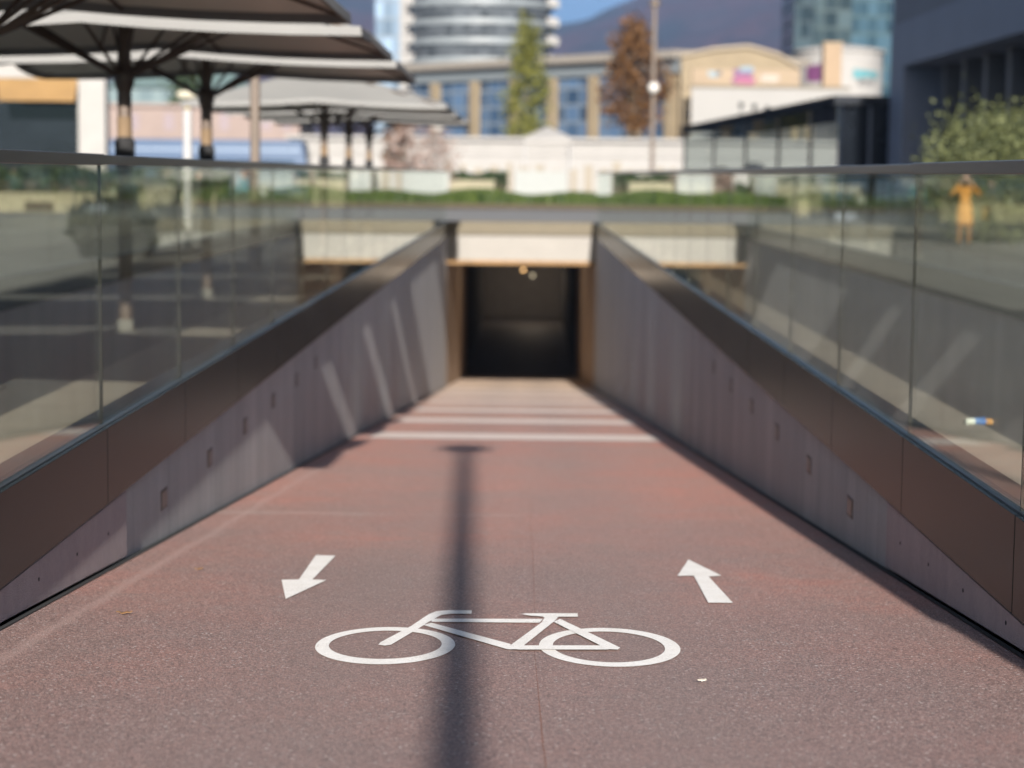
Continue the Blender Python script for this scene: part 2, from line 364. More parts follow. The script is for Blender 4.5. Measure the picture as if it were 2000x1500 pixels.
# thin rusty joint down the middle of the path
mb = MB(); pts = [(5.2, .17), (6.0, .158), (7.0, .15), (7.9, .142), (8.6, .15), (9.6, .152), (11, .155), (12.5, .15), (14, .148), (17, .15)]
vs = []; fs = []
for i, (y, x) in enumerate(pts):
    w = (.0009, .0013, .0008, .0002, .0003, .0006, .0008, .0007, .0006, .0004)[i]
    vs += [(x-w, y, rampz(y)+.0025), (x+w, y, rampz(y)+.0025)]
for i in range(len(pts)-1): fs.append((2*i, 2*i+1, 2*i+3, 2*i+2))
mb.add(vs, fs); tag(mb.build("pavement_joint", M_GROUT), kind="structure")

# ------------------------------------------------------------------ painted markings
CX = lambda p: (500+p[0]*.475, 1050+p[1]*.4750)
def poly_on_ramp(mb, pts, up, crop=True):
    P = [onramp(*(CX(p) if crop else p), up) for p in pts]
    mb.add(P, [tuple(range(len(P)))])
def ring_on_ramp(mb, ox0, ox1, oy0, oy1, ix0, ix1, iy0, iy1, up):
    n = 72; vs = []; fs = []
    def ell(x0, x1, y0, y1):
        cx = (x0+x1)/2; a = onramp(x0, (y0+y1)/2, up); b = onramp(x1, (y0+y1)/2, up); t = onramp(cx, y0, up); d = onramp(cx, y1, up)
        c = Vector(((t.x+d.x)/2, (t.y+d.y)/2, 0)); rx = (b.x-a.x)/2; ry = (t.y-d.y)/2
        c.x = (a.x+b.x)/2
        return [Vector((c.x+rx*math.cos(2*PI*i/n), c.y+ry*math.sin(2*PI*i/n), 0)) for i in range(n)]
    O = ell(ox0, ox1, oy0, oy1); I = ell(ix0, ix1, iy0, iy1)
    for p in O+I: p.z = rampz(p.y)+up
    mb.add(O+I, [(i, (i+1) % n, n+(i+1) % n, n+i) for i in range(n)])
mb = MB()
ring_on_ramp(mb, 615, 888.5, 1224.5, 1297.5, 642, 862.5, 1231.5, 1287, .002)
ring_on_ramp(mb, 1053, 1328, 1226.5, 1302, 1080, 1298, 1233.5, 1293.5, .0021)
poly_on_ramp(mb, [(503, 440), (512, 430), (640, 362), (690, 328), (712, 314), (740, 303), (790, 298), (887, 299), (886, 313), (800, 313), (762, 318), (738, 331), (700, 352), (690, 360), (556, 440), (530, 444)], .0027)
poly_on_ramp(mb, [(722, 333), (1180, 334), (1165, 350), (722, 346)], .0032)
poly_on_ramp(mb, [(688, 359), (722, 350), (1045, 437), (1060, 459), (1035, 459)], .0037)
poly_on_ramp(mb, [(1040, 447), (1175, 348), (1185, 330), (1240, 330), (1225, 345), (1100, 444), (1085, 459), (1050, 459)], .0042)
poly_on_ramp(mb, [(1090, 314), (1110, 311), (1322, 311), (1324, 325), (1245, 325), (1235, 331), (1188, 331), (1180, 324), (1130, 321)], .0047)
poly_on_ramp(mb, [(1224, 346), (1250, 334), (1335, 374), (1400, 405), (1497, 452), (1488, 460), (1440, 458), (1410, 440)], .0052)
poly_on_ramp(mb, [(1080, 443), (1440, 443), (1450, 460), (1075, 460)], .0057)
tag(mb.build("bicycle_symbol", M_PAINT), "white painted bicycle symbol across the middle of the red path", "road marking")
mb = MB(); poly_on_ramp(mb, [(246, 72), (327, 74), (232, 172), (290, 174), (122, 252), (105, 173), (176, 172)], .004)
tag(mb.build("painted_arrow", M_PAINT), "white painted arrow pointing towards the viewer beside the bicycle's handlebar", "road marking", "direction arrows on the path")
mb = MB(); poly_on_ramp(mb, [(1778, 90), (1914, 156), (1861, 160), (1961, 268), (1860, 267), (1800, 156), (1733, 157)], .004)
tag(mb.build("painted_arrow", M_PAINT), "white painted arrow pointing away towards the tunnel, behind the bicycle's saddle", "road marking", "direction arrows on the path")
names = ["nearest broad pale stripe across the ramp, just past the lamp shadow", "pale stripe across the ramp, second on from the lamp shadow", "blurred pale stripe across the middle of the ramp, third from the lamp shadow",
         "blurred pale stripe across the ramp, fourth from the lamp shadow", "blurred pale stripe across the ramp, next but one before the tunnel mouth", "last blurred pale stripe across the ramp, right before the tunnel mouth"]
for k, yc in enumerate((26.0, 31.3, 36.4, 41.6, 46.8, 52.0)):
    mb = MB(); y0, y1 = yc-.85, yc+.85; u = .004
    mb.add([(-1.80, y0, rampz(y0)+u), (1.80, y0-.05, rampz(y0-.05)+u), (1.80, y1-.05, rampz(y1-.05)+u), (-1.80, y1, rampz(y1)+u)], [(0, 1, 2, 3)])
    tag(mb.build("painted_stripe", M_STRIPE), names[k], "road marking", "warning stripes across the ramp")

# ------------------------------------------------------------------ retaining walls with coping, and glass balustrades
CB, CT, RT = -.043, .348, 1.717
PITCH = 2.38
joints = [7.97+PITCH*k for k in range(-2, 21)]; joints = [j for j in joints if j < YT-.6]+[YT]
joints = [j for j in joints if j <= YT]
M_BULB = mat("step_light_lens", (.15, .135, .13), .4, 0, .05)
def wall(s, label):
    root = empty("retaining_wall", (s*2.1, 30, -1), 0, label, "wall", "concrete walls along the ramp")
    root.location = (0, 0, 0)
    mb = MB(); pts = [(Y0-.4, -.03), (YT+.4, -.03), (YT+.4, rampz(YT)-.6), (Y0-.4, -.4)]
    mb.prism([(s*2.03, y, z) for y, z in pts], (s*.26, 0, 0)); mb.build("concrete_face", M_CONC, root)
    mb = MB(); ye = 10.84 if s < 0 else 10.76
    mb.prism([(s*2.016, y, z) for y, z in [(Y0-.3, -.06), (ye, -.06), (ye, rampz(ye)+.018), (Y0+.7, rampz(Y0+.7)+.018)]], (s*.012, 0, 0), 0)
    for y in (8.05, 8.85, 9.62, 10.35):
        z = (rampz(y)+CB)/2+.01
        mb.lathe([(.009, 0), (.009, .002)], (0, 0, 0), 10, 1)
        n = 20
        for i in range(len(mb.v)-n, len(mb.v)):
            a, b_, c = mb.v[i]; mb.v[i] = (s*(2.0155-c), y+a, z+b_)
    mb.build("base_panel", [M_PLINTH, M_BLACK], root)
    # open drain slot at the wall foot
    mb = MB(); w = .045
    ysl = [Y0+.2+(YT-Y0-.2)*k/20 for k in range(21)]; vs = []; fs = []
    for y in ysl: vs += [(s*(2.035-w), y, rampz(y)+.003), (s*2.035, y, rampz(y)+.003)]
    for i in range(20): fs.append((2*i, 2*i+1, 2*i+3, 2*i+2))
    mb.add(vs, fs); mb.build("drain_slot", M_BLACK, root)
    # coping panels
    cj = [j-.07+.0*j for j in joints[:-1]]+[YT+.05]
    for a, b_ in zip(cj[:-1], cj[1:]):
        mb = MB(); mb.box(min(s*2.0, s*2.212), max(s*2.0, s*2.212), a+.004, b_-.004, CB, CT)
        mb.build("coping_panel", M_BRONZE, root, bevel=.004)
    # step lights
    for y in [12.05+1.78*k for k in range(6)]:
        fr = MB(); fr.box(min(s*2.026, s*2.04), max(s*2.026, s*2.04), y-.105, y+.105, -.355, -.235)
        f = fr.build("step_light", mat("step_light_frame", (.05, .045, .045), .5), root, bevel=.003)
        ln = MB(); ln.box(min(s*2.024, s*2.03), max(s*2.024, s*2.03), y-.085, y+.085, -.34, -.25); ln.build("lens", M_BULB, f)
    return root
wall(-1, "grey concrete ramp wall crossed by slanting sun streaks, under bronze coping")
wall(1, "grey concrete ramp wall in even shade, drain shadow along its foot, opposite the sun streaks")
M_SEAL = mat("black_silicone", (.02, .022, .022), .6)
def balustrade(s, label):
    root = empty("glass_balustrade", (0, 0, 0), 0, label, "balustrade", "glass balustrades round the ramp")
    for a, b_ in zip(joints[:-1], joints[1:]):
        mb = MB(); mb.box(min(s*2.036, s*2.054), max(s*2.036, s*2.054), a+.005, b_-.005, CT+.004, RT-.035)
        mb.build("glass_pane", M_GLASS, root)
    for j in joints[1:-1]:
        mb = MB(); mb.box(s*2.045-.0085, s*2.045+.0085, j-.0045, j+.0045, CT+.004, RT-.05); mb.build("joint_seal", M_SEAL, root)
    mb = MB(); mb.box(s*2.045-.022, s*2.045+.022, joints[0], YT, CT, CT+.006); mb.build("base_channel", M_RAIL, root)
    mb = MB(); mb.box(s*2.045-.030, s*2.045+.030, joints[0], 10.34, RT-.056, RT); mb.build("handrail", M_RAIL, root, bevel=.004)
    mb = MB(); mb.box(s*2.045-.026, s*2.045+.026, 10.352, YT, RT-.052, RT-.004); mb.build("handrail", M_RAIL, root, bevel=.004)
    return root
balustrade(-1, "glass balustrade with dark handrail on the parasol side of the ramp")
balustrade(1, "glass balustrade with dark handrail on the side away from the parasols")

# ------------------------------------------------------------------ tunnel
root = empty("tunnel_portal", (0, 0, 0), 0, "dark tunnel mouth under a sunlit white lintel at the ramp's foot", "tunnel")
mb = MB(); mb.box(-2.02, 2.02, YT+.06, YT+.75, -.70, -.005); mb.build("lintel", M_LINTEL, root)
mb = MB(); mb.box(-2.025, 2.025, YT-.02, YT+.75, -.80, -.70); mb.build("lintel_bounce_strip", M_BOUNCE, root)  # strip added to show bounced floor light under the lintel
mb = MB(); mb.box(-2.0, 2.0, YT-.03, YT+.55, .0, CT); mb.build("coping_band", M_TANBAND, root)
YE = 76.0
for s in (-1, 1):
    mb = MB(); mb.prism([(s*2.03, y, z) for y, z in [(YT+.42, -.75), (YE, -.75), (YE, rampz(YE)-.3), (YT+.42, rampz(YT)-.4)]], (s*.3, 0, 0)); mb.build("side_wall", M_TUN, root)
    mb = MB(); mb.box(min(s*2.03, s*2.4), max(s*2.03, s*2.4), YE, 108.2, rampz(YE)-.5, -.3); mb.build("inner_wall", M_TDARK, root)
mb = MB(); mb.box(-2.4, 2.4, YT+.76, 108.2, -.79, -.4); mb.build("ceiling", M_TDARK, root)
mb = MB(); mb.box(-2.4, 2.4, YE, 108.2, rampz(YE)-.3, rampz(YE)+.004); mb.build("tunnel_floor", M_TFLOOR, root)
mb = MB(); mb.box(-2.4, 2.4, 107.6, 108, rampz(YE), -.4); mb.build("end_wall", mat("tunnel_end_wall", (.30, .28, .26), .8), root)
M_LAMP = emit("warm_lamp", (1.0, .58, .24), 1.1)
M_LAMP2 = emit("dim_lamp", (.9, .75, .5), .45)
for (px, py, M, ly, en) in ((1022, 527, M_LAMP, 68, 14), (1040, 538, M_LAMP2, 103, 30)):
    p = at(px, py, ly); mb = MB()
    mb.tube((p.x, p.y, -.785), (p.x, p.y, p.z+.05), .02, .03); o = mb.build("lamp", M_BLACK, root)
    mb = MB(); mb.ball(p, .055*ly/68, 8); mb.build("bulb", M, o, smooth=True)
    pl = bpy.data.lights.new("tunnel_lamp_light", 'POINT'); pl.energy = en; pl.color = (1, .80, .60); pl.shadow_soft_size = .08*ly/68
    po = bpy.data.objects.new("tunnel_lamp_light", pl); COL.objects.link(po); po.location = p+Vector((0, .25, -.1))

# ------------------------------------------------------------------ parasols
def make_parasol():
    root = empty("parasol")
    hx, hy, ze, zp = 2.55, 2.1, 2.95, 3.80
    mb = MB(); n = 8   # canopy: sagging pyramid, double skin
    def pt(u, v, off):
        r = max(abs(u), abs(v)); z = zp-(zp-ze)*(r**.92)
        ang = math.atan2(v, u); dcor = abs(math.sin(2*ang))
        z += .10*(1-dcor)*r**2*1.0
        e = 1-.035*(1-dcor)*r**2
        return (u*hx*e, v*hy*e, z+off)
    for off in (0, -.012):
        vs = [pt(-1+2*i/n/1, -1+2*j/n, off) for j in range(n+1) for i in range(n+1)]
        fs = [(j*(n+1)+i, j*(n+1)+i+1, (j+1)*(n+1)+i+1, (j+1)*(n+1)+i) for j in range(n) for i in range(n)]
        mb.add(vs, fs, 0 if off == 0 else 1)
    can = mb.build("canopy", [M_CANVAS, M_UNDERSIDE], root, smooth=False)
    mb = MB()   # hem
    ring = [pt(-1+2*i/n, -1, 0) for i in range(n)]+[pt(1, -1+2*i/n, 0) for i in range(n)]+[pt(1-2*i/n, 1, 0) for i in range(n)]+[pt(-1, 1-2*i/n, 0) for i in range(n)]
    k = len(ring); vs = ring+[(a*1.004, b*1.004, c-.085) for a, b, c in ring]+[(a*.992, b*.992, c-.085) for a, b, c in ring]+[(a*.992, b*.992, c-.0) for a, b, c in ring]
    mb.add(vs, [(r_*k+i, r_*k+(i+1) % k, (r_+1)*k+(i+1) % k, (r_+1)*k+i) for r_ in range(3) for i in range(k)]); mb.build("hem", M_CANVAS, can)
    mb = MB(); mb.lathe([(.072, .12), (.072, 2.42), (.105, 2.52), (.105, 2.62), (.07, 2.70), (.055, 3.75)], n=16); mb.build("pole", M_BROWN, root)
    mb = MB(); mb.lathe([(.077, 1.97), (.077, 2.17)], n=16); mb.build("sleeve", M_SLEEVE, root)
    mb = MB(); mb.lathe([(.10, 1.66), (.105, 1.92), (.08, 1.965)], n=16); mb.build("winch_collar", M_BLACK, root)
    mb = MB(); mb.box(-.15, .15, -.15, .15, 0, .02); mb.box(-.085, .085, -.085, .085, .02, .13); mb.build("base_plate", mat("galvanised_base", (.10, .097, .085), .6), root, bevel=.01)
    mb = MB(); mb.lathe([(.12, 3.68), (.10, 3.86), (.03, 3.93)], n=16); mb.build("finial", M_CANVAS, root)
    for i in range(12):
        a = 2*PI*i/12+PI/12; c, s_ = math.cos(a), math.sin(a)
        r = 1/max(abs(c), abs(s_)); u, v = c*r, s_*r
        e = pt(u*.985, v*.985, -.05); mid = pt(u*.52, v*.52, -.05)
        mb = MB(); mb.tube((u*.03, v*.03, 3.72), mid, .017, .017, 6); mb.tube(mid, e, .017, .014, 6); rb = mb.build("rib", M_BROWN, root)
        mb = MB(); mb.tube((c*.12, s_*.12, 2.60), mid, .020, .016, 6); mb.build("strut", M_BROWN, rb)
    return root
para = make_parasol()
PX = -3.96
plabs = [(9.7, "grey parasol standing closest, its canopy almost wholly above the picture"), (15.25, "grey parasol whose dark struts fan in from the top corner of the view"),
         (20.9, "grey parasol whose dark brown trunk stands beside the shrub planter behind the glass"), (26.5, "grey parasol between the white column and the taupe mast, trunk next to the white post"),
         (42.0, "small far parasol with a sunlit white top and a blue shadow stroke on it"), (47.8, "small far parasol half hidden, its thin trunk between two other thin trunks"), (53.6, "smallest and farthest parasol, canopy tip pointing at the tan columns")]
for i, (y, lab) in enumerate(plabs):
    o = para if i == 0 else dup(para)
    o.location = (PX+random.uniform(-.04, .04), y, -.0); o.rotation_euler.z = random.uniform(-.01, .01)
    tag(o, lab, "parasol", "square grey parasols beside the ramp")

# ------------------------------------------------------------------ posts and lamps
def lamp(name, p, h, r, globe_z, label, globe_r=.22, M=M_POST, head=True, group=None):
    root = empty(name, (p[0], p[1], 0), 0, label, "street lamp", group)
    mb = MB(); mb.lathe([(r*1.5, 0), (r*1.45, .5), (r, .65), (r*.9, h)], n=14); mb.build("post", M, root)
    if head:
        mb = MB(); mb.lathe([(.10, h), (.26, h+.06), (.27, h+.28), (.12, h+.36)], n=18); mb.build("lamp_head", M, root)
    if globe_z:
        mb = MB(); mb.ball((0, -r-.12, globe_z), globe_r, 10); mb.tube((0, -r, globe_z-.1), (0, -r-.12, globe_z-.2), .03); mb.build("globe", M_OPAL, root, smooth=True)
    return root
lamp("street_lamp", (.25, -7.0), 8.85, .085, None, "tall lamp post behind the viewer that throws the long shadow up the ramp")
p = on(1272, 409); q = at(1270, 5, p.y); g = at(1270, 172, p.y)
lamp("street_lamp", (p.x, p.y), q.z-.2, .11, g.z, "slim taupe lamp post with white globe in front of the rust brown tree", .27)
y = 34; q = at(498, 95, y)
root = empty("mast", (q.x, y, 0), 0, "plain taupe mast in front of the far white topped parasols", "mast")
mb = MB(); mb.lathe([(.11, 0), (.11, .4), (.085, .5), (.08, q.z)], n=16); mb.build("post", M_POST, root)
mb = MB(); mb.lathe([(.09, q.z), (.095, q.z+.1), (.03, q.z+.16)], n=16); mb.build("cap", M_POST, root)
y = 42; q = at(366, 190, y)
root = empty("post", (q.x, y, 0), 0, "white post with flat yellowish cap between two parasol trunks", "post")
mb = MB(); mb.lathe([(.09, 0), (.09, q.z-.25)], n=16); mb.build("shaft", M_WPOST, root)
mb = MB(); mb.lathe([(.045, q.z-.25), (.045, q.z-.02)], n=12); mb.build("neck", mat("ochre_metal", (.24, .18, .05), .6), root)
mb = MB(); mb.lathe([(.20, q.z-.02), (.22, q.z+.06), (.20, q.z+.12)], n=20); mb.build("cap", mat("pale_cap", (.30, .28, .22), .7), root)
y = 112; q = at(855, 246, y)
lamp("garden_lamp", (q.x, y), q.z-.3, .05, None, "low lamp with a white globe among the pink shrubs", M=M_WPOST, head=False)
mb = MB(); mb.ball((0, 0, q.z), .36, 10); o = mb.build("globe", M_OPAL, bpy.data.objects["garden_lamp"], smooth=True)

# ------------------------------------------------------------------ foliage
def leaves(mb, pts, size, n, jitter, up=0.0):
    for _ in range(n):
        c = random.choice(pts); p = Vector((c[0]+random.gauss(0, jitter*c[3]), c[1]+random.gauss(0, jitter*c[3]), c[2]+random.gauss(0, jitter*c[3])))
        a = Vector((random.gauss(0, 1), random.gauss(0, 1), random.gauss(0, 1)+up)).normalized(); b = a.orthogonal().normalized()
        b = Matrix.Rotation(random.random()*6.28, 3, a) @ b
        s = size*random.uniform(.6, 1.3); c2 = a.cross(b)
        mb.add([p-a*s, p+b*s*.55, p+a*s, p-b*s*.55+c2*s*.2], [(0, 1, 2, 3)])
def tree(name, x, y, h, trunk_h, crown_w, M, label, leafsize=.22, n=5000, shape='cone', z0=0, group=None):
    root = empty(name, (x, y, z0), random.random()*6, label, "tree", group)
    tb = MB(); tb.tube((0, 0, 0), (0, 0, trunk_h*1.0), .035*h*.5+.04, .025*h*.4+.03, 9); top = Vector((random.uniform(-.1, .1), 0, h*.93)); tb.tube((0, 0, trunk_h), top, .02*h*.4+.03, .015, 7)
    pts = []
    for k in range(34):
        t = (k+random.random())/34; z = trunk_h*.8+(h-trunk_h*.8)*t
        if shape == 'cone': w = crown_w*.5*min(1, (t+.05)*4)*(1-t)**.95*1.15
        elif shape == 'egg': w = crown_w*.5*math.sin(PI*min(1, .10+.90*t)**.9)**.7*(1.0 if t < .8 else .6)
        else: w = crown_w*.5*math.sqrt(max(.05, 1-(2*t-1)**2))
        a = random.random()*6.28
        for q in range(2):
            a += 2.4+random.random(); d = w*random.uniform(.35, 1.0)
            p = (d*math.cos(a), d*math.sin(a), z+random.uniform(-.05, .05)*h)
            if random.random() < .5: tb.tube((0, 0, max(trunk_h*.6, z-.1*h)), p, .012*h*.3+.012, .008, 5)
            pts.append((*p, random.uniform(.7, 1.5)))
    tb.build("trunk", M_BARK, root)
    cb = MB(); leaves(cb, pts, leafsize, n, crown_w*.085, .3); cb.build("crown", M, root)
    return root
p = at(1028, 262, 150); t = at(1028, 45, 150)
tree("poplar_tree", p.x, 150, t.z, 3.2, 4.2, M_GREENLEAF, "slim yellow green tree in front of the tan columned hall", .17, 4200, 'cone')
p = at(1237, 262, 150); t = at(1237, 48, 150)
tree("maple_tree", p.x, 150, t.z, 6.6, 4.7, M_RUSTLEAF, "rust brown autumn tree behind the globe lamp post", .18, 5000, 'egg')
p = at(1950, 250, 54); t = at(1950, 172, 54)
tree("olive_tree", p.x+.10, 54, t.z-1.15, .8, 4.2, M_OLIVELEAF, "rounded grey green olive tree in front of the dark arcade", .07, 21000, 'round')
for i, (px, py, w, M, lab) in enumerate(((790, 232, 1.6, M_PINKLEAF, "pale pink flowering shrub left of the white globe lamp"), (852, 258, 2.0, M_PINKLEAF, "pale pink flowering shrub right under the white globe lamp"), (772, 240, 1.2, M_RUSTLEAF, "thin rust leaved sapling just behind the pink shrubs"))):
    y = 115-3*i+(8 if i == 2 else 0); p = at(px, py, y); tree("flowering_shrub" if i < 2 else "sapling", p.x, y, p.z, .7, w*1.2, M, lab, .10, 1300, 'round')
def hedge(name, x0, x1, y0, y1, z0, z1, M, label, size=.12, n=3000, kind=None, cat="hedge", blades=False):
    root = empty(name, ((x0+x1)/2, (y0+y1)/2, 0), 0, label, cat)
    X, Y = (x1-x0)/2, (y1-y0)/2
    mb = MB()
    for _ in range(n):
        x = random.uniform(-X, X); y = random.uniform(-Y, Y)
        if blades:
            h = (z1-z0)*random.uniform(.35, 1.0)*(.78+.22*math.sin(x*1.1+x0)*math.sin(x*.43)); lean = Vector((random.gauss(0, .25), random.gauss(0, .25), 1)).normalized(); w = Vector((random.uniform(.03, .07), random.uniform(-.04, .04), 0))
            b = Vector((x, y, z0)); mb.add([b-w, b+w, b+lean*h+w*.2, b+lean*h-w*.2], [(0, 1, 2, 3)])
        else:
            top = z1-(z1-z0)*.22*abs(math.sin(x*1.9+x0*3)*math.cos(x*.73)); z = z0+(top-z0)*random.random()**.7
            leaves(mb, [(x, y, z, 1)], size, 1, .03)
    if not blades:
        cb = MB(); cb.box(-X*.97, X*.97, -Y*.7, Y*.7, max(0, z0-.02), z0+(z1-z0)*.55); cb.build("stems", M_SOIL, root)
    else:
        cb = MB(); cb.box(-X, X, -Y, Y, 0, z0+.03); cb.build("soil_bed", M_SOIL, root)
    mb.build("foliage", M, root); return root
a = on(690, 402).x; b = on(1530, 404).x
o = hedge("flower_bed", a, b, 97, 100.5, .22, 1.08, M_GRASS, "long bright green bed of ornamental grass beyond the road", .1, 15000, cat="flower bed", blades=True)
a = at(-60, 350, 80).x; b = at(440, 350, 80).x
hedge("hedge", a, b, 80.2, 82, .70, 1.72, M_HEDGELEAF, "dark green hedge behind the cream bench wall, seen under the parasols", .13, 5200)
a = at(1790, 370, 82).x; b = at(2080, 370, 82).x
M_SHADEHEDGE = leafmat("shaded_hedge_leaves", (.006, .012, .005), (.018, .030, .011))  # hedge green darkened to stand for building shade
hedge("hedge", a, b, 82.3, 84, .30, 1.62, M_SHADEHEDGE, "dark green hedge behind the person in the orange coat", .13, 4200)
a = at(1180, 350, 122).x; b = at(1560, 350, 122).x
hedge("hedge", a, b, 122, 124, .6, 1.75, M_HEDGELEAF, "low dull green hedge behind the cream kerb wall of the far side", .16, 3500)
a = at(860, 350, 118).x; b = at(990, 350, 118).x
hedge("hedge", a, b, 118, 120, .6, 1.8, M_HEDGELEAF, "short dark hedge above the cream block in the middle distance", .16, 1600)
a = at(600, 350, 104).x; b = at(760, 350, 104).x
hedge("hedge", a, b, 104, 106, .3, 1.25, M_HEDGELEAF, "dull hedge strip behind the cream cube", .14, 1600)

# low walls, cubes, screens
def block(name, px0, px1, y, z0, z1, depth, M, label, cat, notch=None, group=None):
    x0 = at(px0, 380, y).x; x1 = at(px1, 380, y).x
    root = empty(name, ((x0+x1)/2, y, 0), 0, label, cat, group); X = (x1-x0)/2
    mb = MB(); mb.box(-X, X, 0, depth, z0, z1-.10); mb.build("body", M, root, bevel=.02)
    mb = MB(); mb.box(-X-.04, X+.04, -.05, depth+.05, z1-.10, z1); mb.build("top_slab", M, root, bevel=.015)
    if notch:
        n0 = at(notch[0], 400, y).x-(x0+x1)/2; n1 = at(notch[1], 400, y).x-(x0+x1)/2
        mb = MB(); mb.box(n0, n1, -.012, .05, .05, .40); mb.build("vent", M_SOIL, root)
    return root
block("bench_wall", -80, 420, 78, 0, .74, 1.2, M_CREAM, "long cream bench wall with a dark vent, across the plaza behind the parasols", "bench", (48, 105))
block("bench_wall", 1800, 2100, 78.5, 0, .34, 1.0, M_CREAM, "low cream kerb wall behind the person in the orange coat", "bench")
block("bench_wall", 1222, 1500, 116, 0, 1.24, 1.0, M_CREAM, "cream garden wall beyond the grass bed, near the dark glass kiosk", "bench")
block("bench_wall", 880, 965, 112, 0, 1.28, 1.0, M_CREAM, "short cream block behind the grass bed, in front of the white pavilion", "bench")
block("stone_cube", 610, 680, 97, 0, .92, 1.5, M_CREAM, "cream stone cube at the parasol end of the grass bed", "bench")
block("stone_cube", 1556, 1652, 86, 0, .72, 1.3, M_CREAM, "cream stone cube at the kiosk end of the grass bed", "bench")
M_SCREEN = mat("white_screen_cloth", (.20, .21, .205), .8, 0, .05)
for a, b, z, lab in ((806, 878, 1.72, "white cloth screen behind the grass bed, nearest the pink shrubs"), (1003, 1110, 1.80, "widest white cloth screen behind the grass bed"), (1168, 1212, 1.70, "narrow white cloth screen behind the grass bed, nearest the globe lamp post")):
    y = 108; x0 = at(a, 350, y).x; x1 = at(b, 350, y).x; root = empty("screen", ((x0+x1)/2, y, 0), 0, lab, "screen", "white screens by the far pavilion"); X = (x1-x0)/2
    mb = MB(); mb.box(-X, X, 0, .06, .25, z); mb.build("cloth", M_SCREEN, root)
    mb = MB(); mb.box(-X-.03, X+.03, -.03, .09, .18, .25)
    mb.build("bottom_rail", M_POST, root)
    for s in (-1, 1):
        mb = MB(); mb.box(s*X-.04, s*X+.04, -.02, .08, 0, z+.05); mb.build("leg", M_POST, root)

# ------------------------------------------------------------------ buildings
def L2(p, q, t): return p+(q-p)*t
# white pavilion with openings and arches
y = 142; A = at(565, 266, y); B = at(1645, 272, y); ZT = 4.15
root = empty("pavilion", ((A.x+B.x)/2, y, 0), 0, "long low white pavilion stretched across the background", "building"); X = (B.x-A.x)/2; ox = (A.x+B.x)/2
mb = MB(); mb.box(-X, X, 0, 6, 0, ZT-.25); mb.build("wall", M_WHITE, root)
mb = MB(); mb.box(-X-.25, X+.25, -.4, 6.3, ZT-.25, ZT); mb.box(-X-.1, X+.1, -.12, 6.1, 2.9, 3.0); mb.box(-X-.1, X+.1, -.09, 6.1, 3.4, 3.46); mb.build("cornice", M_WHITE, root)
for px in [875, 905, 935, 965, 995, 1025, 1055, 1085, 1120, 1150, 1180, 1205, 1230, 1255, 1290, 1315]:
    x = at(px, 310, y).x-ox; h = random.uniform(1.9, 2.6); w = random.uniform(.18, .35)
    mb = MB(); mb.box(x-w, x+w, -.02, .1, 0, h); mb.build("window", mat("pavilion_opening", (.15, .13, .10), .6), root)
for px, r in ((1410, .85), (1472, 1.15)):
    x = at(px, 320, y).x-ox; mb = MB(); zc = 1.45
    mb.prism([(x+r*math.cos(PI*i/16), -.03, zc+r*math.sin(PI*i/16)) for i in range(17)]+[(x-r, -.03, 0), (x+r, -.03, 0)], (0, .1, 0)); mb.build("arch", M_DNAVY, root)
# white tent
y = 132; p = at(1070, 246, y); c = at(1070, 266, y)
root = empty("tent", (p.x, y, 0), 0, "small white pyramid tent top in front of the columned hall", "tent"); w = 1.5
mb = MB(); z0 = c.z-.1; mb.add([(-w, -w, z0), (w, -w, z0), (w, w, z0), (-w, w, z0), (0, 0, p.z)], [(0, 1, 4), (1, 2, 4), (2, 3, 4), (3, 0, 4), (0, 3, 2, 1)])
mb.box(-w, w, -w, w, z0-.35, z0-.002); mb.build("roof", M_WHITE, root)
for sx in (-1, 1):
    for sy in (-1, 1):
        mb = MB(); mb.tube((sx*(w-.1), sy*(w-.1), 0), (sx*(w-.1), sy*(w-.1), z0-.3), .05); mb.build("leg", M_WPOST, root)
# columned glass hall
P1 = at(1332, 104, 186); P0 = at(806, 131, 216); ZT = 12.8
root = empty("columned_hall", (0, 0, 0), 0, "long glass hall with tan stone columns and flat pale roof edge", "building")
d = (Vector((P1.x, P1.y, 0))-Vector((P0.x, P0.y, 0))); Lh = d.length; dn = d.normalized(); nn = Vector((dn.y, -dn.x, 0))  # nn towards viewer
def hp(t, out): q = Vector((P0.x, P0.y, 0))+d*t+nn*out; return (q.x, q.y)
mb = MB(); mb.obox(hp(-.01, 1.2), hp(1.005, 1.2), -18, ZT-.75, ZT); mb.build("roof", mat("pale_roof_edge", (.16, .143, .123), .8), root)
mb = MB(); mb.obox(hp(0, .4), hp(1, .4), -16, ZT-2.0, ZT-.76); mb.build("beam", mat("slate_beam", (.10, .115, .125), .7), root)
M_HALLGL = mk_facade("hall_glazing", (.015, .030, .055), (.085, .107, .135), 1.25, 1.6, .13)
cols = [848, 925, 1003, 1077, 1157, 1238, 1308]
ts = []
for px in cols:
    a = at(px, 200, 186); b = at(px, 200, 216)   # ray meets the facade
    lo, hi = 0.0, 1.0
    for _ in range(40):
        mid = (lo+hi)/2; q = hp(mid, .5); k = at(px, 200, q[1]).x
        if q[0] < k: lo = mid
        else: hi = mid
    ts.append(lo)
for t in ts:
    mb = MB(); mb.obox(hp(t-.45/Lh, .75), hp(t+.45/Lh, .75), -.9, 0, ZT-2.0); mb.build("column", M_TAN, root)
tt = [0]+ts+[1]
for a, b in zip(tt[:-1], tt[1:]):
    if (b-a)*Lh < 1: continue
    mb = MB(); mb.obox(hp(a+.4/Lh, 0), hp(b-.4/Lh, 0), -.3, 0, ZT-2.0); mb.build("window", M_HALLGL, root)
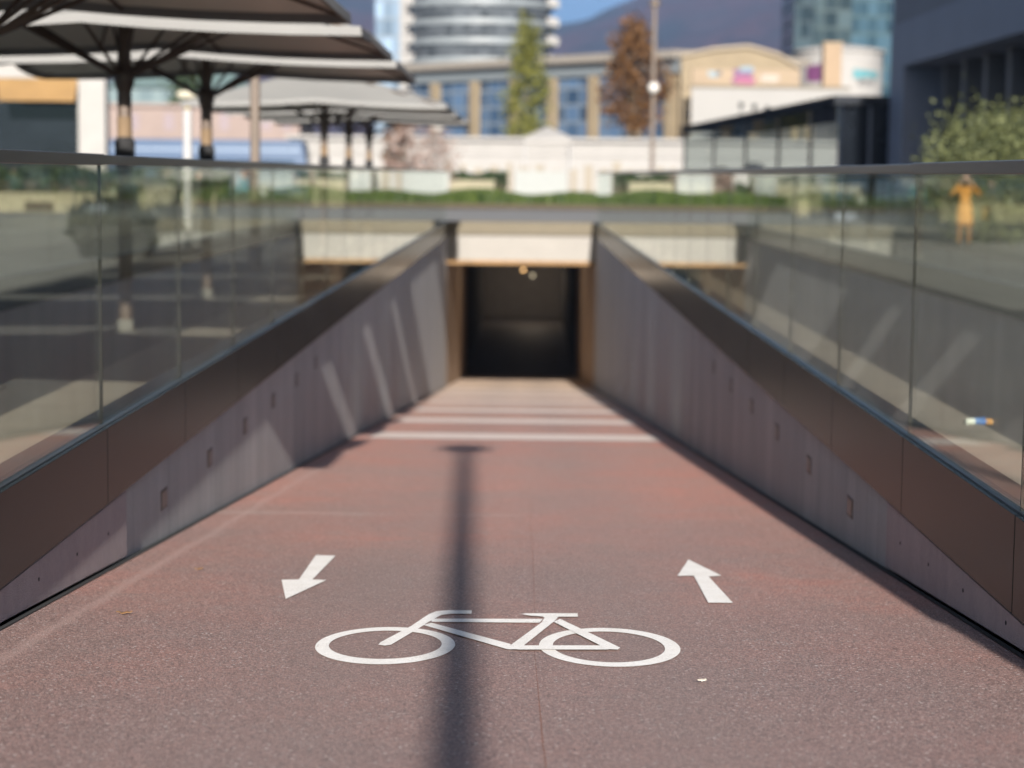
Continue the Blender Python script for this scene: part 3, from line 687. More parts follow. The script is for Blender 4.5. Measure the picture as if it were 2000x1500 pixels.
# tan gable hall
y = 185; root = empty("gable_hall", (0, 0, 0), 0, "tan hall with low pitched gable behind the white hoarding", "building")
g = [at(1331, 112, y), at(1395, 99, y), at(1462, 94, y), at(1520, 110, y), at(1562, 135, y)]
mb = MB(); mb.prism([(g[0].x, y, 0)]+[(q.x, y, q.z) for q in g]+[(g[4].x, y, 0)], (0, 30, 0)); mb.build("wall", M_TAN, root)
mb = MB()
for a, b in zip(g[:-1], g[1:]): mb.prism([(a.x, y-.4, a.z+.01), (b.x, y-.4, b.z+.01), (b.x, y-.4, b.z+.3), (a.x, y-.4, a.z+.3)], (0, 31, 0))
mb.build("roof", mat("tan_roof_edge", (.20, .165, .12), .8), root)
# graffiti wall
y = 178; root = empty("parapet_wall", (0, 0, 0), 0, "peach parapet wall sprayed with pink, purple and blue graffiti", "wall")
a = at(1352, 134, y); b = at(1562, 172, y); mb = MB(); mb.box(a.x, b.x, y, y+.6, 0, a.z); mb.build("wall", mat("peach_render", (.19, .145, .10), .85, 0, .1, .5), root)
def blob(px, py, w, h, col, nm, yy, par, n=18, seed=1):
    rr = random.Random(seed); c = at(px, py, yy); e = at(px+w, py-h, yy); rx = e.x-c.x; rz = e.z-c.z
    pts = []
    for i in range(n):
        t = 2*PI*i/n; k = rr.uniform(.72, 1.08); pts.append((c.x+rx*k*math.copysign(abs(math.cos(t))**.6, math.cos(t)), yy-.02, c.z+rz*k*math.copysign(abs(math.sin(t))**.6, math.sin(t))))
    mb = MB(); mb.prism(pts, (0, .015, 0)); return mb.build(nm, mat("spray_"+nm+str(seed), col, .6, 0, .2, 1.0), par)
blob(1450, 150, 23, 17, (.075, .022, .075), "graffiti", y, root, seed=1); blob(1453, 157, 22, 8, (.145, .028, .075), "graffiti", y-.025, root, seed=2); blob(1458, 135, 16, 6, (.10, .15, .19), "graffiti", y-.025, root, seed=3)
blob(1392, 145, 10, 7, (.12, .17, .20), "graffiti", y, root, seed=4); blob(1404, 143, 6, 5, (.03, .035, .045), "graffiti", y-.025, root, seed=5); blob(1503, 153, 20, 9, (.21, .18, .15), "graffiti", y, root, seed=6); blob(1535, 152, 5, 9, (.16, .12, .07), "graffiti", y, root, seed=7)
# white hoarding
y = 172; a = at(1351, 168, y); b = at(1660, 174, y); root = empty("hoarding", (0, 0, 0), 0, "tall blank white hoarding above the sloping kiosk roof", "hoarding")
fz = at(1351, 272, y).z; fr_ = at(1660, 205, y).z
mb = MB(); mb.prism([(a.x, y, fz), (b.x, y, fr_), (b.x, y, a.z-.12), (a.x, y, a.z-.12)], (0, .4, 0)); mb.build("board", mat("hoarding_white", (.180, .176, .170), .7, 0, .03, .4), root)
mb = MB(); mb.box(a.x-.15, b.x, y-.08, y+.5, a.z-.12, a.z+.08); mb.build("cap", M_TANBAND, root)
mb = MB()
for k in range(6): mb.box(a.x+.5+k*2.4, a.x+.62+k*2.4, y+.4, y+.5, 0, a.z-.2)
mb.build("posts", M_POST, root)
y = 174; root = empty("glazed_annex", (0, 0, 0), 0, "dark glazed annex with tan pillars seen through the glass kiosk", "building")
a = at(1349, 300, y); b = at(1650, 300, y); zt = at(1500, 196, y).z
mb = MB(); mb.box(a.x, b.x, y, y+3.4, 0, zt); mb.build("glazing", mk_facade("annex_glazing", (.018, .018, .019), (.05, .048, .044), 1.1, 2.2, .08), root)
for px in (1372, 1470, 1552, 1578):
    q = at(px, 250, y); mb = MB(); mb.box(q.x-.33, q.x+.33, y-.35, y-.003, 0, zt); mb.build("pillar", M_TAN, root)
for i, (px, py, lab) in enumerate(((1447, 206, "black spotlight over the white hoarding, farthest from the kiosk front"), (1473, 209, "middle one of three black spotlights over the white hoarding"), (1498, 213, "black spotlight over the white hoarding, closest to the kiosk front"))):
    yy = 112; p = at(px, py, yy); root = empty("spotlight", (p.x, yy, 0), 0, lab, "spotlight", "black spotlights on the kiosk roof")
    mb = MB(); mb.tube((0, -.16, p.z+.03), (0, .16, p.z-.06), .15, .09, 12); mb.build("housing", M_BLACK, root)
    mb = MB(); mb.tube((0, 0, p.z-.1), (0, 0, p.z-.75), .03); mb.build("bracket", M_BLACK, root)
# drum and chimney
y = 205; c = at(1652, 97, y); e = at(1738, 97, y); r = e.x-c.x
root = empty("rotunda", (c.x, y+r, 0), 0, "cream round drum building with purple and turquoise graffiti", "building")
mb = MB(); mb.lathe([(r, 0), (r, c.z-.1)], n=40); mb.build("wall", M_WHITE, root)
mb = MB(); mb.lathe([(r+.25, c.z-.1), (r+.25, c.z+.2), (r*.3, c.z+.7)], n=40); mb.build("roof", M_WHITE, root)
for px, w, z0, z1, col, sd in ((1592, 16, 158, 124, (.08, .022, .07), 11), (1597, 10, 148, 130, (.14, .028, .07), 12), (1688, 26, 152, 138, (.05, .155, .175), 13), (1690, 18, 165, 153, (.10, .10, .10), 14)):
    mb = MB(); vs = []; fs = []; nn_ = 9; off = .02+.02*(sd % 2)
    for i in range(nn_):
        xx = at(px-w+2*w*i/(nn_-1), 140, y+1.5).x-c.x; xx = max(-r*.98, min(r*.98, xx)); yy = -math.sqrt(r*r-xx*xx)-off
        rr = random.Random(sd*20+i); za = at(px, z0-rr.uniform(-3, 3), y).z; zb = at(px, z1-rr.uniform(-4, 4), y).z
        vs += [(xx, yy, za), (xx, yy, zb), (xx, yy+off*.8, za), (xx, yy+off*.8, zb)]
    for i in range(nn_-1):
        a = 4*i; fs += [(a, a+4, a+5, a+1), (a+2, a+3, a+7, a+6), (a+1, a+5, a+7, a+3), (a, a+2, a+6, a+4)]
    mb.add(vs, fs); mb.build("graffiti", mat("spray_drum%d" % sd, col, .6, 0, .25, 1), root)
y = 192; a = at(1610, 82, y); b = at(1645, 82, y); root = empty("chimney", ((a.x+b.x)/2, y, 0), 0, "square peach chimney in front of the round drum building", "chimney"); X = (b.x-a.x)/2
mb = MB(); mb.box(-X, X, 0, 2*X, 0, a.z-.3); mb.build("shaft", mat("peach_chimney", (.20, .145, .095), .85, 0, .08, .5), root)
mb = MB(); mb.box(-X-.06, X+.06, -.06, 2*X+.06, a.z-.3, a.z); mb.build("cap", mat("peach_cap", (.20, .15, .10), .85), root)
# glass kiosk with long roof
root = empty("glass_kiosk", (0, 0, 0), 0, "long glass kiosk with dark sloping roof edge beside the arcade", "building")
kn = at(1638, 192, 80); kf = at(1336, 262, 133); zr = kn.z
mb = MB(); mb.obox((kn.x, kn.y), (kf.x, kf.y), .10, .4, zr-.25)
root.location = (0, 0, 0); mb.build("side_glass", M_KGLASS, root)
mb = MB(); mb.prism([(kn.x-.2, 79.7, zr-.25), (kn.x+4.6, 79.7, zr-.25), (kf.x+4.6, kf.y+.3, zr-.25), (kf.x-.2, kf.y+.3, zr-.25)], (0, 0, .35)); mb.build("roof", mat("kiosk_roof_sheet", (.022, .024, .028), .95, 0, .2, .5, 0.0), root)
mb = MB(); mb.box(kn.x+.05, kn.x+4.4, 80.1, 80.4, .3, zr-.26); mb.build("front_glass", M_KDARK, root)
mb = MB(); mb.box(kn.x-.03, kn.x+4.5, 80, 80.5, 0, .3); mb.obox((kn.x-.02, kn.y+.6), (kf.x-.02, kf.y), .2, 0, .4); mb.build("plinth", M_NAVY, root)
for t in (0.0, .12, .28, .48, .72, 1.0):
    q = L2(kn, kf, t); mb = MB(); w = .10 if 0 < t < 1 else .16; mb.box(q.x-.02, q.x+.12, q.y-w, q.y+w, .4, zr-.252); mb.build("mullion", M_DNAVY, root)
mb = MB(); mb.box(kn.x+1.2, kn.x+1.28, 80.0, 80.12, .3, zr-.3); mb.build("door_edge", M_NAVY, root)
# dark arcade building on the shady side
root = empty("arcade_building", (0, 0, 0), 0, "blue grey arcade building in full shade with tall recessed columns", "building")
XA = at(1737, 200, 79).x; zb = at(1760, 125, 75).z
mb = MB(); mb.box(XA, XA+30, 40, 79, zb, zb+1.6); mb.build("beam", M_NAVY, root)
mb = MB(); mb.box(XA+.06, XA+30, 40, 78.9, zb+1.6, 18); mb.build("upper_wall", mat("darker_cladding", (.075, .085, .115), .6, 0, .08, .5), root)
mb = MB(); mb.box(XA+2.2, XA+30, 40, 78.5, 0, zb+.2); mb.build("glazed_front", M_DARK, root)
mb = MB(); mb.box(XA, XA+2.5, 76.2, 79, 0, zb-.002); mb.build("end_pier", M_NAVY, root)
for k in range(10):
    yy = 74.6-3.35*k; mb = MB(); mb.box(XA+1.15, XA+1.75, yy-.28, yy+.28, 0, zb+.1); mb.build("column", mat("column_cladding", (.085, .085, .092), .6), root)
mb = MB(); mb.box(XA-.1, XA+2.3, 40, 79, .006, .09); mb.build("step", M_NAVY, root)
# white shop at the left
y = 88; root = empty("shop_front", (0, 0, 0), 0, "white shop front with tan awning over dark glazing, behind the parasols", "building")
xl = at(-500, 150, y).x; x0 = at(155, 150, y).x; x1 = at(208, 150, y).x; zt = at(0, 112, y).z; za = at(0, 152, y).z; zl = at(0, 198, y).z
mb = MB(); mb.box(x0, x1, y-.3, y+.5, 0, zt+.0); mb.build("pier", M_WHITE, root)
mb = MB(); mb.box(xl, x0-.003, y-.2, y+2.2, za, zt-.02); mb.build("wall", M_WHITE, root)
mb = MB(); mb.box(xl, x0-.004, y+1.2, y+1.6, 0, za-.003); mb.build("window", M_KDARK, root)
mb = MB(); xa = at(-4, 160, y).x
mb.add([(xa, y-.22, za-.02), (x0-.02, y-.22, za-.02), (x0-.02, y-.9, zl), (xa+.25, y-.9, zl), (xa, y-.15, za-.02), (x0-.02, y-.15, za-.02), (x0-.02, y-.8, zl), (xa+.25, y-.8, zl)], [(0, 1, 2, 3), (7, 6, 5, 4), (0, 4, 5, 1), (1, 5, 6, 2), (2, 6, 7, 3), (3, 7, 4, 0)]); mb.build("awning", mat("tan_awning", (.16, .095, .035), .85, 0, .12, 1), root)
# pink terrace and green roofed house, coach
y = 172; root = empty("pink_terrace", (0, 0, 0), 0, "long pale pink building behind the parasol trunks", "building")
a = at(180, 203, y); b = at(585, 203, y)
mb = MB(); mb.box(a.x, b.x, y, y+12, 0, a.z-.2); mb.build("wall", M_PINK, root)
mb = MB(); mb.box(a.x-.3, b.x+.3, y-.3, y+12.3, a.z-.2, a.z+.1); mb.build("roof", M_PINK, root)
for px in (262, 330, 438, 520, 560):
    q = at(px, 238, y); mb = MB(); mb.box(q.x-.4, q.x+.4, y-.02, y+.1, q.z-.7, q.z+.7); mb.build("window", mat("dull_window", (.12, .09, .10), .5), root)
y = 250; root = empty("hillside_house", (0, 0, 0), 0, "pale green roofed house rising behind the pink building", "building")
a = at(205, 150, y); b = at(480, 150, y); r0 = at(250, 128, y); r1 = at(430, 128, y); ev = at(205, 170, y).z
mb = MB(); mb.box(a.x, b.x, y, y+14, 0, ev); mb.build("wall", mat("pale_blue_wall", (.10, .135, .142), .8, 0, .25, .35), root)
mb = MB(); mb.add([(a.x-.5, y-.5, ev), (b.x+.5, y-.5, ev), (b.x+.5, y+14.5, ev), (a.x-.5, y+14.5, ev), (r0.x, y+7, r0.z), (r1.x, y+7, r0.z)], [(0, 1, 5, 4), (1, 2, 5), (2, 3, 4, 5), (3, 0, 4), (0, 3, 2, 1)]); mb.build("roof", M_TEALROOF, root)
for px in (240, 285, 330, 380, 430):
    q = at(px, 182, y); mb = MB(); mb.box(q.x-.8, q.x+.8, y-.03, y+.1, q.z-.9, q.z+.9); mb.build("window", mat("teal_window", (.045, .075, .085), .3), root)
tree("garden_tree", at(372, 150, 215).x, 215, at(372, 150, 215).z+.5, 2, 5.5, M_HEDGELEAF, "dark round tree between the pink building and the green roofed house", .3, 2500, 'round')
y = 112; a = at(212, 270, y); b = at(600, 276, y); root = empty("coach", ((a.x+b.x)/2, y, 0), 0, "blue coach parked beyond the parasol trunks", "coach"); X = (b.x-a.x)/2; zt = a.z
mb = MB(); mb.prism([(-X, 0, .45), (X, 0, .45), (X, 0, 2.0), (X-.25, 0, zt-.1), (X-.45, 0, zt), (-X+.2, 0, zt), (-X, 0, zt-.2)], (0, 2.5, 0)); mb.build("body", M_BLUE, root, bevel=.06)
mb = MB(); mb.box(-X+.3, X-.7, -.02, 2.52, 1.55, 2.25); mb.build("window", mat("coach_window", (.02, .035, .06), .15, 0, .4, 1), root)
mb = MB(); mb.box(-X+.1, X-.4, -.015, 2.515, 2.72, 2.82); mb.build("stripe", mat("pale_stripe", (.15, .20, .27), .5), root)
for x in (-X+2.2, X-2.4):
    for yy in (-.02, 2.2):
        mb = MB(); mb.tube((x, yy, .5), (x, yy+.3, .5), .5, .5, 18); w = mb.build("wheel", M_BLACK, root)
        mb = MB(); mb.tube((x, yy-.02, .5), (x, yy+.32, .5), .24, .24, 14); mb.build("rim", M_WPOST, w)
for s in (X-.02,):
    mb = MB(); mb.box(s-.1, s+.03, .3, 2.2, 1.5, 2.6); mb.build("windscreen", M_DNAVY, root)
# towers
y = 330; c = at(936, 100, y); e = at(1082, 100, y); r = e.x-c.x; fl0 = at(936, 78, y).z; fh = at(936, 40, y).z-fl0
root = empty("round_tower", (c.x, y+r, 0), 0, "round glass tower with pale floor bands rising out of view", "building")
mb = MB(); nf = 24
base = fl0-fh*math.floor(fl0/fh)
M_TOW = mk_facade("tower_glazing", (.020, .023, .027), (.09, .105, .115), 1.4, fh*.5, .10, 'X', .07)
mb.lathe([(r-.5, 0), (r-.5, base+fh*nf)], n=64); mb.build("glazing", M_TOW, root, smooth=True)
M_BAND = mat("pale_floor_band", (.15, .168, .178), .5, 0, .18, .25)
for k in range(nf+1):
    z = base+fh*k; mb = MB(); mb.lathe([(r-.45, z-.151*fh), (r, z-.15*fh), (r, z+.15*fh), (r-.45, z+.151*fh)], n=64); mb.build("floor_band", M_BAND, root)
    for s in (-1, 1):
        for da in (.0, .22):
            an = (-PI/2)+s*(PI/2-.10-da); mb = MB(); q = Vector((math.cos(an)*(r+.25), math.sin(an)*(r+.25), 0)); mb.box(q.x-.7, q.x+.7, q.y-.7, q.y+.7, z-.15, z+1.15); mb.build("balcony", M_WHITE, root)
y = 348; root = empty("slab_tower", (0, 0, 0), 0, "pale blue slab tower squeezed beside the round tower", "building")
a = at(733, 50, y); b = at(800, 50, y); mb = MB(); mb.box(a.x, b.x, y, y+14, 0, 70); mb.build("wall", mk_facade("slab_glazing", (.058, .082, .112), (.11, .135, .16), 1.6, 3.0, .08, 'X', .07), root)
mb = MB(); mb.box(b.x-1.6, b.x+.1, y-.5, y+14.1, 0, 70.2); mb.build("corner_strip", M_WHITE, root)
y = 385; root = empty("teal_tower", (0, 0, 0), 0, "dark teal glass tower behind the round drum building", "building")
a = at(1552, 50, y); b = at(1745, 50, y); xm = L2(a, b, .2).x; xn = L2(a, b, .58).x
mb = MB(); mb.box(a.x, xm, y+1, y+20, 0, 75); mb.build("wing", mk_facade("teal_dark", (.004, .010, .013), (.012, .024, .028), 1.3, 3.0, .08, 'X', .07), root)
mb = MB(); mb.box(xm, xn, y, y+20, 0, 75); mb.build("bay", mk_facade("teal_mid", (.007, .014, .016), (.020, .036, .037), 2.6, 3.2, .10, 'X', .07), root)
mb = MB(); mb.box(xn, b.x, y+.6, y+20, 0, 75); mb.build("wing", mk_facade("teal_blue", (.004, .016, .025), (.018, .042, .046), 1.7, 3.1, .09, 'X', .07), root)

# ------------------------------------------------------------------ hills
sky = [(-900, -70), (-300, -60), (300, -60), (600, -60), (760, -25), (900, 30), (1020, 50), (1100, 46), (1150, 36), (1200, 14), (1262, -12), (1340, -45), (1450, -85), (1600, -115), (1800, -125), (2200, -110), (2900, -60)]
mb = MB(); NX, NY = 150, 34; YB, YR = 1500.0, 3000.0
def skyz(px):
    for (a, za), (b, zb_) in zip(sky[:-1], sky[1:]):
        if a <= px <= b: t = (px-a)/(b-a); t = t*t*(3-2*t)*.5+t*.5; return za+(zb_-za)*t
    return sky[0][1]
rn = random.Random(3)
from mathutils import noise as mno
vs = []; fs = []
for i in range(NX+1):
    px = -900+3800*i/NX; q = at(px, skyz(px), YR)
    for j in range(NY+1):
        t = j/NY; yy = YB+(YR-YB)*t; x = q.x*(yy/YR)*.5+q.x*.5
        z = q.z*(t**1.25)
        f = mno.fractal(Vector((x/260, yy/260, 3.1)), 1.0, 2.0, 6)
        z += f*34*math.sin(PI*min(1, t*.98))+(mno.fractal(Vector((x/60, yy/60, 8.1)), 1.0, 2.0, 4)*7*min(1, t*3) if t < 1 else mno.fractal(Vector((x/50, 0, 8.1)), 1.0, 2.0, 4)*4)
        vs.append((x, yy, max(z, -2)))
for i in range(NX):
    for j in range(NY): a = i*(NY+1)+j; fs.append((a, a+NY+1, a+NY+2, a+1))
mb.add(vs, fs)
Mh, N, L, b = newmat("wooded_slope")
tc = N.new("ShaderNodeTexCoord")
c = ramp2(N, L, noise(N, L, tc.outputs["Object"], .006, 8, .65), .42, .60, (.006, .012, .015), (.036, .015, .017))
c = mixc(N, L, 1.0, c, ramp2(N, L, noise(N, L, tc.outputs["Object"], .05, 4, .7), .3, .7, (.4, .4, .4), (1.6, 1.6, 1.6)), 'MULTIPLY')
L.new(c, b.inputs["Base Color"]); b.inputs["Roughness"].default_value = .95; b.inputs["Specular IOR Level"].default_value = .05
tag(mb.build("hills", Mh, smooth=True), kind="structure")

# ------------------------------------------------------------------ people
def person(p, rz, h, J, look, label, extras=None):
    """one skinned body; J gives joints (unit: body height 1.75), look maps region -> material"""
    root = empty("person", (p[0], p[1], 0), rz, label, "person")
    k = h/1.75
    V = []; Ed = []; Rr = []; Rg = []
    def chain(pts, start=None, region=''):
        prev = start
        for q in pts:
            V.append(Vector(q[:3])*k); Rr.append(q[3]*k); i = len(V)-1
            if prev is not None: Ed.append((prev, i)); Rg.append((prev, i, region))
            prev = i
        return prev
    pel = chain([(0, 0, .95, .145)])
    ch = chain([(0, .0, 1.10, .130), (0, .01, 1.26, .150), (0, .0, 1.40, .125)], pel, 'top')
    nk = chain([(0, -.01, 1.50, .058)], ch, 'skin')
    hd = chain([(0, -.025, 1.58, .078), (0, -.02, 1.66, .098), (0, -.005, 1.72, .072)], nk, 'skin')
    for s in (-1, 1):
        a = J['armL' if s < 0 else 'armR']
        w = chain([(s*.17, 0, 1.40, .070), (*a[0], .045), (*a[1], .032)], ch, 'top')
        chain([(*a[2], .030)], w, 'skin')
        l = J['legL' if s < 0 else 'legR']
        q = chain([(s*.095, 0, .88, .095), (*l[0], .062), (*l[1], .042)], pel, 'leg')
        chain([(l[1][0], l[1][1]-.05, max(.04, l[1][2]-.055), .040), (l[1][0], l[1][1]-.17, max(.035, l[1][2]-.065), .032)], q, 'shoe')
    me = bpy.data.meshes.new("person_body"); me.from_pydata([v[:] for v in V], Ed, [])
    ob = bpy.data.objects.new("tmp", me); COL.objects.link(ob)
    sk = ob.modifiers.new("skin", 'SKIN'); sk.use_smooth_shade = True
    for i, sv in enumerate(me.skin_vertices[0].data): sv.radius = (Rr[i], Rr[i]*(.72 if i in (0, 1, 2, 3) else 1.0)); sv.use_root = (i == 0)
    sb = ob.modifiers.new("sub", 'SUBSURF'); sb.levels = 2; sb.render_levels = 2
    dg = bpy.context.evaluated_depsgraph_get(); nm = bpy.data.meshes.new_from_object(ob.evaluated_get(dg))
    bpy.data.objects.remove(ob)
    # hands: palm end plus five short bent fingers, joined to the same mesh
    bm = bmesh.new(); bm.from_mesh(nm)
    for s in (-1, 1):
        a = J['armL' if s < 0 else 'armR']; hand = Vector(a[2])*k; d = (Vector(a[2])-Vector(a[1])).normalized(); sd = d.cross(Vector((0, 1, .2))).normalized()
        for f in range(5):
            o = sd*(f-1.5)*.019*k if f < 4 else sd*(-.042)*k; ln = (.075, .085, .08, .062, .055)[f]*k
            st = hand+o+(d*.03*k if f < 4 else d*-.01*k); en = st+(d*ln if f < 4 else (d*.6-sd*.6)*ln)+Vector((0, -.02*k, 0))
            t = MB(); t.tube(st, st+(en-st)*.5, .0095*k, .009*k, 6); t.tube(st+(en-st)*.5, en+Vector((0, -.012*k, 0)), .009*k, .006*k, 6)
            o_ = len(bm.verts); vv = [bm.verts.new(x) for x in t.v]
            for fc in t.f: bm.faces.new([vv[i] for i in fc])
    bm.to_mesh(nm); bm.free()
    order = ['top', 'skin', 'leg', 'shoe']
    for r_ in order: nm.materials.append(look[r_])
    def seg(pt, a, b):
        ab = b-a; t = max(0, min(1, (pt-a).dot(ab)/max(1e-9, ab.dot(ab)))); return (pt-(a+ab*t)).length
    for pl in nm.polygons:
        c = pl.center; best = min(Rg, key=lambda e: seg(c, V[e[0]], V[e[1]])-.6*max(Rr[e[0]], Rr[e[1]])); pl.material_index = order.index(best[2]); pl.use_smooth = True
    body = bpy.data.objects.new("body", nm); COL.objects.link(body); body.parent = root; body.name = "body"
    # hair and face
    mb = MB(); n = 12
    vs = []; hc = Vector((0, .0, 1.665))*k
    for i in range(n+1):
        for j in range(16):
            th = PI*.62*i/n; ph = 2*PI*j/16; q = Vector((math.sin(th)*math.cos(ph)*.100, math.sin(th)*math.sin(ph)*.112+.012, math.cos(th)*.108))*k
            if q.y < -.03*k and q.z < .045*k: q = q*.82
            vs.append(hc+q)
    mb.add(vs, [(i*16+j, i*16+(j+1) % 16, (i+1)*16+(j+1) % 16, (i+1)*16+j) for i in range(n) for j in range(16)]); mb.build("hair", look['hair'], root, smooth=True)
    mb = MB(); fc = Vector((0, -.115, 1.64))*k
    mb.add([fc+Vector(q)*k for q in ((-.014, .01, -.02), (.014, .01, -.02), (0, -.02, -.018), (0, .012, .025))], [(0, 1, 2), (0, 2, 3), (2, 1, 3), (0, 3, 1)], 0)
    for s in (-1, 1): mb.ball(fc+Vector((s*.034, .022, .02))*k, .010*k, 5, 1); mb.ball(Vector((s*.098, .0, 1.64))*k, .022*k, 5, 0)
    mb.box(fc.x-.024*k, fc.x+.024*k, fc.y+.014*k, fc.y+.03*k, fc.z-.052*k, fc.z-.044*k, 2)
    mb.build("face", [look['skin'], M_BLACK, mat("lips", (.25, .09, .075), .5)], root)
    if extras: extras(root, k)
    return root
M_ORANGE = mat("orange_coat", (.30, .125, .012), .8, 0, .08, 4); M_ORANGE2 = mat("ochre_trousers", (.15, .062, .014), .8, 0, .1, 5)
M_JEANS = mat("blue_denim", (.05, .085, .14), .8, 0, .15, 6); M_SHOE = mat("dark_shoe", (.03, .028, .028), .6); M_HAIR = mat("dark_hair", (.022, .017, .014), .6); M_HAIR2 = mat("grey_brown_hair", (.075, .065, .06), .6)
M_CYAN = mat("light_blue_top", (.07, .20, .27), .8, 0, .1, 5); M_TEAL = mat("teal_jacket", (.06, .15, .17), .8, 0, .1, 5); M_CHAR = mat("charcoal_cloth", (.035, .036, .04), .8, 0, .15, 5)
stand = {'legL': [(-.11, -.02, .48), (-.12, .02, .09)], 'legR': [(.11, -.02, .48), (.12, .02, .09)]}
walk = {'legL': [(-.10, -.16, .50), (-.10, -.28, .10)], 'legR': [(.10, .05, .49), (.10, .30, .14)], 'armL': [(-.24, .10, 1.14), (-.25, .02, .90), (-.25, -.02, .83)], 'armR': [(.24, -.10, 1.14), (.24, -.24, .94), (.24, -.29, .89)]}
def coat(root, k):
    mb = MB(); prof = [(.172, 1.0), (.185, .85), (.20, .66), (.215, .50), (.20, .50), (.18, .80)]
    mb.lathe([(r_*k, z*k) for r_, z in prof], n=22)
    mb.v = [(x, y_*.75, z) for x, y_, z in mb.v]; mb.build("coat_skirt", M_ORANGE, root, smooth=True)
    mb = MB(); mb.lathe([(.06*k, 1.46*k), (.10*k, 1.44*k), (.11*k, 1.52*k), (.085*k, 1.53*k)], n=16); mb.build("collar", M_ORANGE, root, smooth=True)
p1 = on(1882, 480)
J = dict(stand); J.update(armL=[(-.36, -.06, 1.24), (-.17, -.20, 1.50), (-.10, -.22, 1.56)], armR=[(.36, -.06, 1.24), (.17, -.20, 1.50), (.10, -.22, 1.56)])
person((p1.x, p1.y), R(-12), 1.76, J, dict(top=M_ORANGE, skin=M_SKIN, leg=M_ORANGE2, shoe=M_SHOE, hair=M_HAIR2), "person in a long orange coat with both elbows raised, behind the glass", coat)
cp = MB(); a = R(-12); c = Vector((p1.x, p1.y, 0))+Matrix.Rotation(a, 3, 'Z') @ Vector((0, -.27, 1.585))
cp.box(-.065, .065, -.03, .03, -.04, .04); cp.tube((0, -.03, 0), (0, -.10, 0), .033, .036, 14)
o = cp.build("camera_body", M_BLACK); o.location = c; o.rotation_euler.z = a; tag(o, "small black camera held up by the person in the orange coat", "camera")
o.name = "photo_camera"
p2 = on(1738, 436)
person((p2.x, p2.y), R(80), 1.72, walk, dict(top=M_TEAL, skin=M_SKIN, leg=M_JEANS, shoe=M_SHOE, hair=M_HAIR), "person in a teal jacket and jeans walking beyond the orange coated person")
p3 = on(388, 447)
def bag(root, k):
    mb = MB(); mb.box(-.42, -.20, -.26, -.10, .52, .86); mb.tube((-.31, -.18, .86), (-.25, -.02, .92), .012); mb.build("bag", mat("ochre_bag", (.25, .15, .05), .8), root, bevel=.03)
person((p3.x, p3.y), R(100), 1.66, walk, dict(top=M_CHAR, skin=M_SKIN, leg=M_CHAR, shoe=M_SHOE, hair=M_HAIR), "person in charcoal clothes walking with an ochre bag beyond the planter", bag)
p4 = on(478, 425)
J = dict(stand); J.update(armL=[(-.25, .02, 1.13), (-.24, -.06, .90), (-.23, -.09, .83)], armR=[(.25, .02, 1.13), (.22, -.12, .96), (.18, -.19, .95)])
person((p4.x, p4.y), R(20), 1.68, J, dict(top=M_CYAN, skin=M_SKIN, leg=M_CHAR, shoe=M_SHOE, hair=M_HAIR), "person in a light blue top standing behind the dark crate")

# ------------------------------------------------------------------ planter, crate
pp = on(240, 503); root = empty("planter", (pp.x, pp.y, 0), 0, "dark planter box with a spiky dark shrub, behind the glass by a parasol trunk", "planter"); root.scale = (1.12, 1, 1.08)
mb = MB(); mb.add([(-.62, -.4, .0), (.40, -.4, .0), (.40, .4, .0), (-.62, .4, .0), (-.76, -.5, .55), (.74, -.5, .55), (.74, .5, .55), (-.76, .5, .55)], [(0, 3, 2, 1), (4, 5, 6, 7), (0, 1, 5, 4), (1, 2, 6, 5), (2, 3, 7, 6), (3, 0, 4, 7)]); mb.build("box", mat("planter_black", (.009, .010, .010), .7), root, bevel=.02)
M_DKLEAF = leafmat("shaded_shrub_leaves", (.004, .006, .005), (.011, .014, .011))  # leaf colour darkened to stand for shade on the shrub
mb = MB(); pts = []
for k in range(70):
    x = random.uniform(-.72, .78); zt = .80+.40*(x+.7)/1.0 if x < .3 else 1.15
    pts.append((x, random.uniform(-.3, .3), random.uniform(.5, max(.6, zt-.15)), 1))
leaves(mb, pts, .12, 4200, .09, 1.0)
for k in range(44):
    x = random.uniform(-.8, .6); b_ = Vector((x, random.uniform(-.2, .2), .5)); t_ = b_+Vector((random.gauss(-.03, .12), 0, random.uniform(.4, 1.0)*(.72+.30*(x+.7)))); mb.tube(b_, t_, .045, .006, 5)
mb.build("shrub", M_DKLEAF, root)
mb = MB(); mb.box(.36, .76, .05, .12, .5, 1.34); mb.box(.34, .78, .03, .14, 1.34, 1.40); mb.build("back_panel", mat("planter_black", (.009, .010, .010), .7), root)
pc = on(480, 432); x = pc.x
root = empty("crate", (x, pc.y, 0), 0, "dark rectangular crate in front of the light blue top", "crate")
mb = MB(); mb.box(-.42, .42, 0, .6, 0, .82); mb.build("body", M_CHAR, root, bevel=.015)
mb = MB(); mb.box(-.45, .45, -.03, .63, .82, .88); mb.build("lid", M_CHAR, root, bevel=.01)

# ------------------------------------------------------------------ litter and leaves
p = on(1912, 829, .005); root = empty("crushed_can", (p.x, p.y, .005), R(6), "crumpled white, blue and orange can lying on the pale paving behind the glass", "litter")
def crum(mb, x0, x1, r, seed, n=14, m=9):
    rr = random.Random(seed); vs = []; fs = []
    for i in range(m+1):
        x = x0+(x1-x0)*i/m
        for j in range(n):
            a = 2*PI*j/n; q = r*rr.uniform(.72, 1.08); vs.append((x+rr.uniform(-.004, .004), q*math.cos(a), max(0, r*.75+q*.85*math.sin(a))))
    for i in range(m):
        for j in range(n): fs.append((i*n+j, i*n+(j+1) % n, (i+1)*n+(j+1) % n, (i+1)*n+j))
    fs += [tuple(range(n)), tuple(range(m*n, (m+1)*n))]; mb.add(vs, fs)
mb = MB(); crum(mb, -.092, -.03, .027, 1); mb.build("white_end", mat("can_white", (.52, .56, .52), .35), root)
